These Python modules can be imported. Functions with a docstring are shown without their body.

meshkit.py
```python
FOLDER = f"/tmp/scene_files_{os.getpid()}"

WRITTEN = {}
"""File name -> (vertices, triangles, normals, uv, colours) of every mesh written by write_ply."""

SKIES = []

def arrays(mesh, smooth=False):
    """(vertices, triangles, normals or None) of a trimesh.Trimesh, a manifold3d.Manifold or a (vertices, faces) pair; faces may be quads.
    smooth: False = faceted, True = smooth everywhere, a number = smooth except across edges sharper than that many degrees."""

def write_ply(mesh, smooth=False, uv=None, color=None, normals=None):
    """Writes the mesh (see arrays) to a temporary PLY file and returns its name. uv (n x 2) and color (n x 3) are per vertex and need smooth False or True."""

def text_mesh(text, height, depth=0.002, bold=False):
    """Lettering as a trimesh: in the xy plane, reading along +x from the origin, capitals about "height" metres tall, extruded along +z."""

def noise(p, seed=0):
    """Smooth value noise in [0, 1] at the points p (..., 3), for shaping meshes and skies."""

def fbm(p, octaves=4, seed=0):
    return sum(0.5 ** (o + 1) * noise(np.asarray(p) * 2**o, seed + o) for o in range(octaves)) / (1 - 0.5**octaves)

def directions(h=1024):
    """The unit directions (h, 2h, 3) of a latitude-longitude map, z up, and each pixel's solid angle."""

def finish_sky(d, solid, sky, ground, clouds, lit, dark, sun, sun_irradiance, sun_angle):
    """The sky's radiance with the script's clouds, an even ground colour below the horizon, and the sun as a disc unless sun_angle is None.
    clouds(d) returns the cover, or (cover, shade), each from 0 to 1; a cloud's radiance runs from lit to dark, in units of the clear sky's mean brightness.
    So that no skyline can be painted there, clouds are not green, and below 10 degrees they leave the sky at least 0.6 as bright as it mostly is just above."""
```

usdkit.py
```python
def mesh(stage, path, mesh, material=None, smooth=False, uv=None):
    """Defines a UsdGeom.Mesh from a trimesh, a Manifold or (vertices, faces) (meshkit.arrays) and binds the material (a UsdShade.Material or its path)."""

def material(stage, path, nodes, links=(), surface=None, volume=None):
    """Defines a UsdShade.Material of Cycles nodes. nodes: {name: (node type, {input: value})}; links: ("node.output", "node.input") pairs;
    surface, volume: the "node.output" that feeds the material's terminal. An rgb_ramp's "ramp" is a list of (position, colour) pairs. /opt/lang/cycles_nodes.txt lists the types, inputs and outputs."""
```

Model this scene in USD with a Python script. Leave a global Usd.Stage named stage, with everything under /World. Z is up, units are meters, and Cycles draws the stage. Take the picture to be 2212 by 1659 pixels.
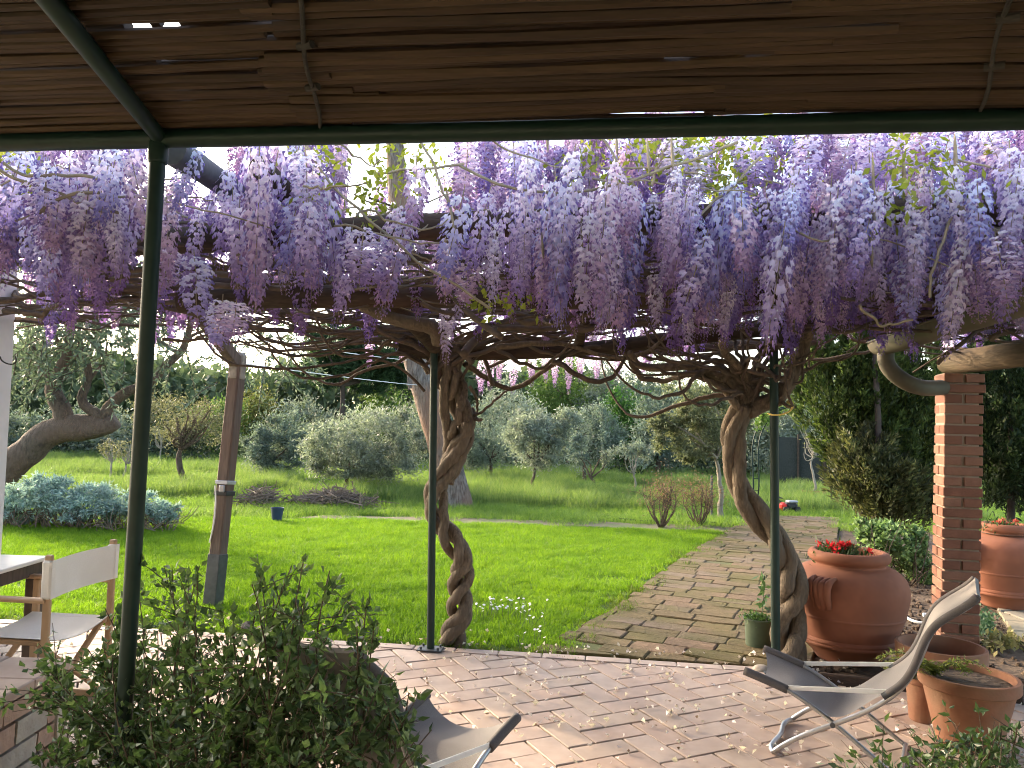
import math, numpy as np, trimesh, usdkit, meshkit
from pxr import Usd, UsdGeom, UsdLux, UsdShade, Gf, Sdf, Vt
from shapely.geometry import Polygon, box as sbox
from shapely import affinity

stage = Usd.Stage.CreateInMemory()
UsdGeom.SetStageUpAxis(stage, UsdGeom.Tokens.z)
UsdGeom.SetStageMetersPerUnit(stage, 1.0)
UsdGeom.Xform.Define(stage, '/World')
stage.SetDefaultPrim(stage.GetPrimAtPath('/World'))
T = Sdf.ValueTypeNames

# ------------------------------------------------------------------ camera, sky, sun, exposure
F, CX, CY, EYE = 1696., 1106., 829.5, 1.6          # lens in units of a 2212 px wide picture
PITCH, ROLL = math.radians(2.8), .028
EXPOSURE, SKY, SUN = 2.22, .14, .40
HAZE = 0
SUN_AZ, SUN_EL = math.radians(-47), math.radians(16.5)
fw = np.array([0, math.cos(PITCH), math.sin(PITCH)])
R0 = np.array([1., 0, 0]); U0 = np.array([0, -math.sin(PITCH), math.cos(PITCH)])
RI = math.cos(ROLL) * R0 + math.sin(ROLL) * U0
UP = -math.sin(ROLL) * R0 + math.cos(ROLL) * U0
EYEP = np.array([0, 0, EYE])
cam = UsdGeom.Camera.Define(stage, '/World/camera')
cam.CreateHorizontalApertureAttr(36.0); cam.CreateVerticalApertureAttr(27.0)
cam.CreateFocalLengthAttr(36.0 * F / 2212.)
cam.CreateFStopAttr(0.0)
cam.CreateClippingRangeAttr(Gf.Vec2f(.05, 2000))
cam.CreateExposureAttr(EXPOSURE)
m4 = np.eye(4); m4[0, :3] = RI; m4[1, :3] = UP; m4[2, :3] = -fw; m4[3, :3] = EYEP
cam.AddTransformOp().Set(Gf.Matrix4d(*m4.ravel().tolist()))

usdkit.material(stage, '/World/Looks/sky', {
    's': ('sky_texture', {'sky_type': 'single_scattering', 'sun_disc': False, 'sun_elevation': SUN_EL, 'sun_rotation': SUN_AZ,
                          'air_density': 1.0, 'aerosol_density': 2.5, 'ozone_density': 1.0}),
    'h': ('hsv', {'saturation': .8}),
    'b': ('background_shader', {'strength': SKY})}, [('s.color', 'h.color'), ('h.color', 'b.color')], surface='b.background')
dome = UsdLux.DomeLight.Define(stage, '/World/sky')
UsdShade.MaterialBindingAPI.Apply(dome.GetPrim()).Bind(UsdShade.Material.Get(stage, '/World/Looks/sky'))
dome.GetPrim().SetCustomDataByKey('kind', 'structure')
sun = UsdLux.DistantLight.Define(stage, '/World/sun')
sun.CreateNormalizeAttr(True); sun.CreateIntensityAttr(SUN); sun.CreateAngleAttr(.6); sun.CreateColorAttr(Gf.Vec3f(1, .78, .52))
sd = np.array([math.sin(SUN_AZ) * math.cos(SUN_EL), math.cos(SUN_AZ) * math.cos(SUN_EL), math.sin(SUN_EL)])
zx = np.cross([0, 0, 1], sd); zx /= np.linalg.norm(zx); zy = np.cross(sd, zx)
m4 = np.eye(4); m4[0, :3] = zx; m4[1, :3] = zy; m4[2, :3] = sd
sun.AddTransformOp().Set(Gf.Matrix4d(*m4.ravel().tolist()))

# ------------------------------------------------------------------ helpers
def ray(x, y): return fw + (x - CX) / F * RI - (y - CY) / F * UP
def at(x, y, Y):
    d = ray(x, y); return EYEP + d * Y / d[1]
def gnd(x, y, z=0.):
    d = ray(x, y); return EYEP + d * (z - EYE) / d[2]

STUFF = {'petals', 'buds', 'twigs', 'shoots', 'tangle', 'seed_pod', 'stems', 'flower_heads', 'red_petals', 'lime_crust', 'bolts', 'peeling_bark', 'rungs', 'bough', 'leaves', 'crown', 'foliage', 'leaflets', 'fronds', 'young_leaves', 'twig_tips', 'other_tiles'}
used = {}
def numbered(path):
    n = used.get(path, 0); used[path] = n + 1
    return path if n == 0 else f'{path}_{n:03d}'
def tag(p, label=None, cat=None, group=None, kind=None):
    for k, v in (('label', label), ('category', cat), ('group', group), ('kind', kind)):
        if v: p.SetCustomDataByKey(k, v)
    return p
def thing(name, label=None, cat=None, loc=(0, 0, 0), rotz=0, group=None, kind=None, parent='/World'):
    x = UsdGeom.Xform.Define(stage, numbered(f'{parent}/{name}'))
    x.AddTranslateOp().Set(Gf.Vec3d(*map(float, loc)))
    if rotz: x.AddRotateZOp().Set(math.degrees(rotz))
    return tag(x.GetPrim(), label, cat, group, kind)
def obj(name, mesh, mat, parent=None, smooth=False, tint=None, label=None, cat=None, group=None, kind=None):
    path = numbered(f"{parent.GetPath() if parent else '/World'}/{name}")
    if isinstance(mesh, MB): mesh = mesh.get()
    m = usdkit.mesh(stage, path, mesh, f'/World/Looks/{mat}', smooth=smooth)
    if tint is not None:
        UsdGeom.PrimvarsAPI(m).CreatePrimvar('tint', T.Color3fArray, 'vertex').Set(Vt.Vec3fArray.FromNumpy(np.asarray(tint, np.float32)))
    if kind is None and parent and name in STUFF: kind = 'stuff'
    return tag(m.GetPrim(), label, cat, group, kind)
def copy_of(proto_path, name, loc, rot=(0, 0, 0), scale=(1, 1, 1), parent='/World', **k):
    x = UsdGeom.Xform.Define(stage, numbered(f'{parent}/{name}'))
    x.AddTranslateOp().Set(Gf.Vec3d(*map(float, loc)))
    x.AddRotateXYZOp().Set(Gf.Vec3f(*map(float, rot)))
    x.AddScaleOp().Set(Gf.Vec3f(*map(float, np.broadcast_to(scale, 3))))
    x.GetPrim().GetReferences().AddInternalReference(proto_path)
    x.GetPrim().SetInstanceable(True)
    return tag(x.GetPrim(), **k)

def rotz(a):
    c, s = math.cos(a), math.sin(a); return np.array([[c, -s, 0], [s, c, 0], [0, 0, 1.]])
def unit(v):
    v = np.asarray(v, float); return v / (np.linalg.norm(v, axis=-1, keepdims=True) + 1e-12)

class MB:
    def __init__(s): s.v, s.f, s.n = [], [], 0
    def add(s, v, f):
        v = np.asarray(v, float); f = np.asarray(f, int)
        if f.ndim == 2 and f.shape[1] == 4: f = np.vstack([f[:, [0, 1, 2]], f[:, [0, 2, 3]]])
        s.v.append(v); s.f.append(f + s.n); s.n += len(v); return s
    def tm(s, m): return s.add(m.vertices, m.faces)
    def box(s, c, size, rot=None, bev=0.):
        x, y, z = np.asarray(size) / 2.
        if bev > 0:
            b = min(bev, x * .9, y * .9, z * .9)
            p = [[sx * (x - (0 if k == 0 else b)), sy * (y - (0 if k == 1 else b)), sz * (z - (0 if k == 2 else b))] for sx in (-1, 1) for sy in (-1, 1) for sz in (-1, 1) for k in range(3)]
            h = trimesh.convex.convex_hull(np.array(p)); v, f = h.vertices, h.faces
        else:
            h = trimesh.creation.box((2 * x, 2 * y, 2 * z)); v, f = h.vertices, h.faces
        if rot is not None: v = v @ np.asarray(rot).T
        return s.add(v + np.asarray(c), f)
    def bar(s, a, b, w, h, bev=.004, up=(0, 0, 1)):
        a, b = np.asarray(a, float), np.asarray(b, float); d = b - a; L = np.linalg.norm(d); d /= L
        u = np.cross(up, d)
        if np.linalg.norm(u) < 1e-6: u = np.cross((0, 1, 0), d)
        u = unit(u); n = np.cross(d, u)
        return s.box((a + b) / 2, (L, w, h), np.stack([d, u, n], 1), bev)
    def tube(s, pts, r, sides=8, cap=True, rough=0., seed=0, flat=1.):
        p = np.asarray(pts, float); n = len(p); r = np.broadcast_to(np.asarray(r, float), (n,))
        t = unit(np.gradient(p, axis=0))
        a = np.cross(t[0], [0, 0, 1.] if abs(t[0][2]) < .9 else [1., 0, 0]); a = unit(a); A = [a]
        for i in range(1, n):
            a = a - t[i] * (a @ t[i]); a = unit(a); A.append(a)
        A = np.array(A); B = np.cross(t, A); th = np.arange(sides) * 2 * np.pi / sides
        rr = np.repeat(r[:, None], sides, 1)
        if rough:
            q = p[:, None] / (r.mean() * 3.) + np.stack([np.cos(th), np.sin(th), th * 0], -1)[None]
            rr = rr * (1 + rough * (meshkit.fbm(q, 3, seed) - .5) * 2)
        v = p[:, None] + rr[..., None] * (np.cos(th)[None, :, None] * A[:, None] + flat * np.sin(th)[None, :, None] * B[:, None])
        i, j = np.meshgrid(np.arange(n - 1), np.arange(sides), indexing='ij')
        q = np.stack([i * sides + j, i * sides + (j + 1) % sides, (i + 1) * sides + (j + 1) % sides, (i + 1) * sides + j], -1).reshape(-1, 4)
        f = np.vstack([q[:, [0, 1, 2]], q[:, [0, 2, 3]]]); v = v.reshape(-1, 3)
        if cap:
            k = len(v); v = np.vstack([v, p[0], p[-1]]); j = np.arange(sides); jn = (j + 1) % sides
            f = np.vstack([f, np.stack([np.full(sides, k), jn, j], 1), np.stack([np.full(sides, k + 1), (n - 1) * sides + j, (n - 1) * sides + jn], 1)])
        return s.add(v, f)
    def lathe(s, prof, sides=48, c=(0, 0, 0)):
        p = np.asarray(prof, float); n = len(p); th = np.arange(sides) * 2 * np.pi / sides
        v = np.stack([p[:, None, 0] * np.cos(th), p[:, None, 0] * np.sin(th), np.repeat(p[:, 1][:, None], sides, 1)], -1).reshape(-1, 3) + np.asarray(c)
        i, j = np.meshgrid(np.arange(n - 1), np.arange(sides), indexing='ij')
        return s.add(v, np.stack([i * sides + j, i * sides + (j + 1) % sides, (i + 1) * sides + (j + 1) % sides, (i + 1) * sides + j], -1).reshape(-1, 4))
    def grid(s, P):
        P = np.asarray(P, float); a, b = P.shape[:2]; i, j = np.meshgrid(np.arange(a - 1), np.arange(b - 1), indexing='ij')
        return s.add(P.reshape(-1, 3), np.stack([i * b + j, (i + 1) * b + j, (i + 1) * b + j + 1, i * b + j + 1], -1).reshape(-1, 4))
    def slab(s, pts, z0, z1, bev=.004, jit=None):
        """A convex or nearly convex plan outline as a slab with a bevelled top edge."""
        p = np.asarray(pts, float)
        if ((np.roll(p, -1, 0)[:, 0] - p[:, 0]) * (np.roll(p, -1, 0)[:, 1] + p[:, 1])).sum() > 0: p = p[::-1]
        c = p.mean(0); n = len(p); d = p - c; ln = np.linalg.norm(d, axis=1, keepdims=True)
        inn = c + d * np.maximum(.3, 1 - bev / ln * 1.4)
        zt = np.full(n, z1) if jit is None else z1 + jit
        v = np.vstack([np.c_[p, np.full(n, z0)], np.c_[p, zt - bev], np.c_[inn, zt], [[*c, zt.mean()]]])
        j = np.arange(n); k = (j + 1) % n
        f = [np.stack([a * n + j, a * n + k, (a + 1) * n + k, (a + 1) * n + j], 1) for a in range(2)]
        f = np.vstack([np.vstack([q[:, [0, 1, 2]], q[:, [0, 2, 3]]]) for q in f] + [np.stack([2 * n + j, 2 * n + k, np.full(n, 3 * n)], 1)])
        return s.add(v, f)
    def get(s): return np.vstack(s.v), np.vstack(s.f)

def smoothline(pts, n=40, jitter=0., seed=0):
    p = np.asarray(pts, float)
    if len(p) < 3: q = p[0] + np.linspace(0, 1, n)[:, None] * (p[1] - p[0])
    else:
        from scipy.interpolate import CubicSpline
        t = np.r_[0, np.cumsum(np.linalg.norm(np.diff(p, axis=0), axis=1))]
        q = CubicSpline(t, p)(np.linspace(0, t[-1], n))
    if jitter:
        w = np.linspace(0, len(p) * 1.5, n)
        q = q + jitter * 2 * np.stack([meshkit.fbm(np.stack([w, w * 0 + k * 7.3, w * 0 + seed], -1), 3, seed + k) - .5 for k in range(3)], -1)
    return q

def leaves(P, rng, L=.05, W=.02, pal=((.05, .09, .03), (.1, .15, .06)), D=None, spread=1., var=.35, fold=.0, droop=0.):
    """Rhombic leaves at P: (vertices, faces, tints)."""
    P = np.asarray(P, float); n = len(P)
    d = rng.normal(size=(n, 3)); d[:, 2] -= droop
    d = unit(d)
    if D is not None: d = unit(np.asarray(D) + spread * d)
    s = unit(np.cross(d, rng.normal(size=(n, 3)))); nn = np.cross(d, s)
    l = L * (1 + var * rng.uniform(-1, 1, n))[:, None]; w = W * (1 + var * rng.uniform(-1, 1, n))[:, None] / 2
    v = np.stack([P, P + d * l * .45 + s * w + nn * fold * w, P + d * l, P + d * l * .45 - s * w + nn * fold * w], 1).reshape(-1, 3)
    k = np.arange(n)[:, None] * 4
    f = np.vstack([k + [0, 1, 2], k + [0, 2, 3]])
    a, b = np.array(pal[0]), np.array(pal[1]); u = rng.random((n, 1)) ** 1.2
    c = (a + u * (b - a)) * (1 + .15 * rng.normal(size=(n, 1))).clip(.6, 1.5)
    return v, f, np.repeat(c, 4, 0)

def cat_t(parts):
    v, f, c, n = [], [], [], 0
    for a, b, d in parts:
        v.append(a); f.append(b + n); c.append(d); n += len(a)
    return (np.vstack(v), np.vstack(f)), np.vstack(c)

# ------------------------------------------------------------------ materials
def mat(name, nodes, links, surface): usdkit.material(stage, f'/World/Looks/{name}', nodes, links, surface=surface)
def noisy(name, c1, c2, scale=8., rough=.7, bump=.3, stretch=(1, 1, 1), detail=6, dist=.01, spec=.3, metal=0., c3=None, big=1.2, bscale=None, coord='pos', lo=.35, hi=.65):
    """Two or three colours mixed by noise at two scales, with bump."""
    nodes = {'g': ('geometry', {}), 'tc': ('texture_coordinate', {}), 'm': ('mapping', {'scale': stretch}),
             'n': ('noise_texture', {'scale': scale, 'detail': detail, 'roughness': .62}),
             'r': ('rgb_ramp', {'ramp': [(lo, c1), (hi, c2)]}),
             'n2': ('noise_texture', {'scale': big, 'detail': 4.}),
             'r2': ('rgb_ramp', {'ramp': [(.42, (0, 0, 0)), (.68, (1, 1, 1))]}),
             'x': ('mix_color', {'blend_type': 'mix', 'b': c3 or c2}),
             'nb': ('noise_texture', {'scale': bscale or scale * 3, 'detail': 5.}),
             'b': ('bump', {'strength': bump, 'distance': dist}),
             'p': ('principled_bsdf', {'roughness': rough, 'specular_ior_level': spec, 'metallic': metal})}
    src = 'g.position' if coord == 'pos' else 'tc.object'
    links = [(src, 'm.vector'), ('m.vector', 'n.vector'), (src, 'n2.vector'), ('m.vector', 'nb.vector'), ('n.fac', 'r.fac'), ('n2.fac', 'r2.fac'),
             ('r.color', 'x.a'), ('r2.color', 'x.fac'), ('nb.fac', 'b.height'), ('b.normal', 'p.normal'), ('x.result', 'p.base_color')]
    mat(name, nodes, links, 'p.BSDF')
def leafy(name, trans=.4, rough=.55, gain=1.0, spec=.25, tcol=(1.25, 1.3, .55)):
    mat(name, {'a': ('attribute', {'attribute': 'tint'}), 'p': ('principled_bsdf', {'roughness': rough, 'specular_ior_level': spec}),
               'h': ('mix_color', {'blend_type': 'multiply', 'fac': 1., 'b': tcol, 'use_clamp': False}), 't': ('translucent_bsdf', {}), 'm': ('mix_closure', {'fac': trans})},
        [('a.color', 'p.base_color'), ('a.color', 'h.a'), ('h.result', 't.color'), ('p.BSDF', 'm.closure1'), ('t.BSDF', 'm.closure2')], 'm.closure')

leafy('foliage', .30, tcol=(1.1, 1.15, .75)); leafy('grass', .5, tcol=(1.5, 1.5, .5)); leafy('petal', .42, .7, spec=.15, tcol=(1.08, .98, 1.05)); leafy('young_leaf', .55, tcol=(1.5, 1.5, .5)); leafy('glossy_leaf', .25, .38, spec=.45)
leafy('twig', .0, .8)
noisy('meadow_soil', (.06, .11, .03), (.09, .15, .04), 3., .95, .4, c3=(.10, .10, .05), big=.25)
noisy('lawn_soil', (.045, .085, .02), (.07, .13, .025), 6., .95, .4, c3=(.05, .11, .02), big=.5)
noisy('bare_earth', (.15, .12, .08), (.22, .18, .125), 9., .95, .6, c3=(.11, .14, .05), big=1.6, dist=.03)
noisy('soil', (.05, .033, .022), (.11, .075, .05), 14., .95, .9, c3=(.14, .10, .07), big=2.5, dist=.03, bscale=30)
noisy('moss', (.07, .06, .03), (.13, .11, .06), 16., .95, .6, c3=(.10, .12, .035), big=2.)
noisy('grout', (.085, .068, .052), (.13, .105, .08), 40., .95, .3)
TILES = [((.375, .27, .212), (.425, .315, .25)), ((.39, .285, .225), (.44, .33, .265)), ((.37, .275, .212), (.42, .32, .25)), ((.375, .262, .20), (.42, .305, .24)), ((.405, .305, .245), (.455, .35, .285))]
for i, (a, b) in enumerate(TILES): noisy(f'patio_tile_{i}', a, b, 12., .62, .12, c3=tuple(.90 * np.array(a)), big=3.1 + i, dist=.004, spec=.4, bscale=60)
TUFA = [((.11, .08, .036), (.165, .118, .058)), ((.135, .09, .052), (.19, .125, .078)), ((.105, .078, .034), (.155, .115, .05)), ((.14, .10, .066), (.185, .135, .092))]
for i, (a, b) in enumerate(TUFA): noisy(f'tufa_{i}', a, b, 18., .95, .9, c3=(.095, .085, .022), big=1.1 + .2 * i, dist=.012, bscale=45)
noisy('flagstone_0', (.22, .18, .125), (.29, .24, .165), 7., .85, .3, c3=(.28, .25, .17), dist=.01); noisy('flagstone_1', (.20, .175, .14), (.26, .23, .185), 7., .85, .3, dist=.01)
BRICKS = [((.15, .063, .040), (.21, .095, .060)), ((.185, .085, .054), (.24, .12, .078)), ((.13, .057, .037), (.185, .082, .052))]
for i, (a, b) in enumerate(BRICKS): noisy(f'brick_{i}', a, b, 16., .88, .5, c3=tuple(.9 * np.array(b)), dist=.006, bscale=70)
noisy('mortar', (.23, .17, .125), (.28, .22, .17), 30., .95, .5, dist=.005)
noisy('terracotta', (.205, .075, .041), (.255, .100, .056), 5., .8, .15, c3=(.175, .072, .044), big=2.0, dist=.004, spec=.25, bscale=50, coord='obj')
noisy('old_terracotta', (.215, .095, .053), (.28, .135, .08), 6., .85, .35, c3=(.22, .125, .075), big=5., dist=.005, bscale=60, coord='obj')
noisy('bark_vine', (.085, .064, .045), (.21, .162, .115), 9., .95, .9, (5, 5, 1.2), c3=(.14, .108, .078), dist=.012, bscale=22)
noisy('vine_dark', (.06, .043, .032), (.14, .105, .08), 14., .9, .7, c3=(.10, .075, .055), dist=.01)
noisy('vine_light', (.20, .165, .11), (.32, .27, .19), 14., .85, .4, dist=.006)
noisy('bark_pine', (.07, .055, .048), (.25, .22, .2), 7., .95, 1., (4, 4, .8), c3=(.22, .13, .09), big=1.1, dist=.06, bscale=9)
noisy('bark_olive', (.045, .034, .027), (.12, .093, .073), 8., .95, 1., (2.5, 2.5, 1), c3=(.13, .085, .06), dist=.04, bscale=16)
noisy('bark_grey', (.17, .15, .12), (.30, .27, .22), 10., .95, .6, (2, 2, 1), dist=.02)
noisy('beam_wood', (.028, .021, .016), (.065, .046, .033), 10., .85, .7, (1, 4, 4), c3=(.055, .03, .02), dist=.01, bscale=20)
noisy('pole_wood', (.085, .066, .054), (.155, .118, .095), 9., .9, .5, (5, 5, .5), c3=(.12, .08, .06), dist=.01, bscale=14)
noisy('chair_wood', (.30, .19, .10), (.40, .26, .15), 10., .6, .2, (3, 3, 1), dist=.003)
noisy('table_wood', (.05, .035, .025), (.09, .06, .045), 10., .6, .2, (1, 4, 1), dist=.003)
noisy('table_top_white', (.62, .60, .56), (.72, .70, .66), 4., .45, .05)
noisy('green_steel', (.006, .020, .015), (.010, .028, .021), 20., .45, .08, spec=.3, dist=.002, c3=(.010, .026, .02))
noisy('dark_steel', (.05, .055, .06), (.09, .095, .1), 20., .5, .1, metal=.5, dist=.002)
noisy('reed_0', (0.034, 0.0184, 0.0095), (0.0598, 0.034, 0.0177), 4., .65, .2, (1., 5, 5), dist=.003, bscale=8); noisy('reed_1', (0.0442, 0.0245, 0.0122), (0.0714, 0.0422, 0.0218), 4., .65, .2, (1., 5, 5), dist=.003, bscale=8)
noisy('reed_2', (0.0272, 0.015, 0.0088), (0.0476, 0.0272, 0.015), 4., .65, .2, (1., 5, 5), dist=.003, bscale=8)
noisy('dead_twig', (.10, .075, .06), (.17, .135, .11), 12., .95, .3)
noisy('cord', (.025, .022, .02), (.05, .045, .04), 30., .9, .3)
noisy('canvas_white', (.66, .63, .58), (.72, .69, .64), 160., .9, .15, dist=.002, big=3., c3=(.62, .58, .52))
noisy('canvas_grey', (.19, .175, .17), (.235, .22, .212), 220., .85, .2, dist=.002, big=3., c3=(.21, .195, .19))
noisy('sleeve_grey', (.085, .075, .075), (.115, .105, .105), 220., .8, .2, dist=.002)
noisy('aluminium', (.42, .42, .42), (.50, .50, .50), 30., .3, .03, metal=.9)
noisy('white_plastic', (.68, .68, .66), (.74, .74, .72), 20., .4, .03)
noisy('plaster', (.58, .54, .52), (.64, .60, .58), 12., .9, .25, dist=.004)
noisy('zinc', (.085, .075, .055), (.13, .115, .085), 9., .6, .15, metal=.1, dist=.003, c3=(.07, .065, .045))
noisy('eave_wood', (.06, .042, .026), (.115, .08, .047), 8., .85, .5, (4, .6, 4), dist=.01, c3=(.085, .068, .033))
noisy('roof_tile', (.30, .15, .09), (.42, .24, .16), 7., .9, .3, dist=.01, c3=(.25, .2, .15))
noisy('green_plastic', (.055, .075, .045), (.075, .10, .06), 20., .45, .05); noisy('blue_plastic', (.018, .032, .06), (.025, .042, .075), 20., .4, .03)
noisy('red_paint', (.5, .02, .02), (.55, .035, .03), 20., .35, .03); noisy('black_plastic', (.015, .015, .016), (.03, .03, .032), 20., .5, .05); noisy('grey_metal', (.3, .3, .32), (.4, .4, .42), 20., .4, .05, metal=.6)
noisy('fence_mesh', (.012, .016, .014), (.03, .035, .032), 30., .9, .3)
noisy('yellow_strap', (.72, .5, .12), (.8, .6, .2), 20., .5, .03)
noisy('wall_stone_0', (.30, .25, .2), (.42, .37, .3), 9., .9, .7, dist=.02); noisy('wall_stone_1', (.34, .22, .16), (.42, .28, .2), 9., .9, .7, dist=.02)
noisy('stone_bit', (.32, .27, .22), (.42, .36, .3), 20., .9, .4)
noisy('conifer_bark', (.03, .022, .018), (.06, .045, .035), 10., .9, .7)

# ------------------------------------------------------------------ ground
PE0, PE1 = np.array([-0.953, 5.653]), np.array([1.763, 5.321])      # the patio's outer edge
ed = unit(PE1 - PE0); en = np.array([-ed[1], ed[0]])               # along the edge, and outwards over the lawn
def edge(t, o=0.): return PE0 + ed * t + en * o
def sheet(name, poly, z, m, kind='structure', **k):
    v, f = trimesh.creation.triangulate_polygon(Polygon(poly), engine='earcut')
    return obj(name, (np.c_[v, np.full(len(v), z)], f), m, kind=kind, **k)
g = np.stack(list(np.meshgrid(np.linspace(-150, 150, 61), np.linspace(-30, 200, 47), indexing='ij')) + [np.zeros((61, 47))], -1); g[..., 2] = -.06
obj('ground', MB().grid(g), 'meadow_soil', kind='structure')
PL = [np.array([.33, 5.50]), np.array([.93, 6.8]), np.array([1.588, 8.356]), np.array([2.45, 10.3]), np.array([3.45, 12.3])]
PR = [np.array([1.98, 5.30]), np.array([3.62, 8.9]), np.array([6.1, 14.7])]
LAWN = [edge(-9, .0), edge(1.3, .0), *PL[1:], (3.5, 12.45), (1.5, 12.55), (-2, 12.7), (-4.9, 12.3), (-6, 11.6), (-10, 10.3)]
sheet('lawn', LAWN, -.02, 'lawn_soil')
sheet('dirt_strip', [(-3.4, 12.65), (-2.2, 12.6), (-1, 12.55), (.3, 12.5), (1.2, 12.5), (2.3, 12.4), (3.3, 12.35), (4.6, 12.6), (3.9, 12.95), (3.0, 13.25), (2.1, 13.1), (1.2, 13.4), (.2, 13.15), (-1, 13.4), (-2, 13.05), (-3.0, 13.1)], -.016, 'bare_earth')

# ---- herringbone patio
PATIO = Polygon([edge(-7, -.105), edge(2.9, -.105), (2.05, 5.02), (3.1, 4.75), (4.2, 4.5), (4.2, 1.2), (-6.5, 1.2)])
patio = thing('patio', kind='structure')
pv, pf = trimesh.creation.triangulate_polygon(Polygon([edge(-7, 0), edge(2.9, 0), (2.05, 5.05), (3.1, 4.78), (4.2, 4.55), (4.2, 1.15), (-6.55, 1.15)]), engine='earcut')
obj('bedding', (np.c_[pv, np.full(len(pv), -.006)], pf), 'grout', patio)
rng = np.random.default_rng(5)
TW, TA, TO = .158, math.radians(25.8), np.array([-.303, 4.511])
cT, sT = math.cos(TA), math.sin(TA)
tiles = []
for n in range(-60, 61):
    for m in range(-40, 41):
        ox, oy = n + 2 * m, n - 2 * m
        for x0, y0, x1, y1 in ((ox, oy, ox + 2, oy + 1), (ox, oy + 1, ox + 1, oy + 3)):
            c = TO + TW * np.array([[cT, -sT], [sT, cT]]) @ np.array([(x0 + x1) / 2, (y0 + y1) / 2])
            if not (-6.6 < c[0] < 4.3 and 1.1 < c[1] < 7.2): continue
            j = .0048 / TW
            q = np.array([[x0 + j, y0 + j], [x1 - j, y0 + j], [x1 - j, y1 - j], [x0 + j, y1 - j]]) * TW @ np.array([[cT, sT], [-sT, cT]]) + TO
            pg = Polygon(q).intersection(PATIO)
            if pg.is_empty or pg.geom_type != 'Polygon' or pg.area < 6e-4: continue
            tiles.append((c, np.array(pg.exterior.coords)[:-1]))
def seen(c):
    d = np.array([c[0], c[1], 0]) - EYEP; z = d @ fw
    x, y = CX + F * (d @ RI) / z, CY - F * (d @ UP) / z
    return -60 < x < 2272 and y < 1720
vis = [t for t in tiles if seen(t[0])]; vis.sort(key=lambda t: np.hypot(*t[0]) + (1.5 if t[0][0] < -1.2 else 0)); far_t = vis[262:]; vis = vis[:262]
for c, q in vis:
    z = .012 + rng.uniform(-.002, .002); jt = rng.normal(0, .0008, len(q))
    obj('tile', MB().slab(q, -.004, z, .0035, jt), f'patio_tile_{rng.integers(5)}', patio)
rest = MB()
ids = {id(t[1]) for t in vis}
for c, q in tiles:
    if id(q) not in ids: rest.slab(q, -.004, .012, .0035)
obj('other_tiles', rest, 'patio_tile_1', patio, kind='stuff')
t = -6.9
while t < 2.85:
    L = .30 + rng.uniform(-.01, .01)
    q = np.array([edge(t + .003, -.098), edge(t + L - .003, -.098), edge(t + L - .003, -.004), edge(t + .003, -.004)])
    if t > -3.6: obj('border_tile', MB().slab(q, -.004, .016 + rng.uniform(-.002, .002), .004), f'patio_tile_{4 if rng.random() < .7 else 1}', patio)
    t += L

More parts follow.
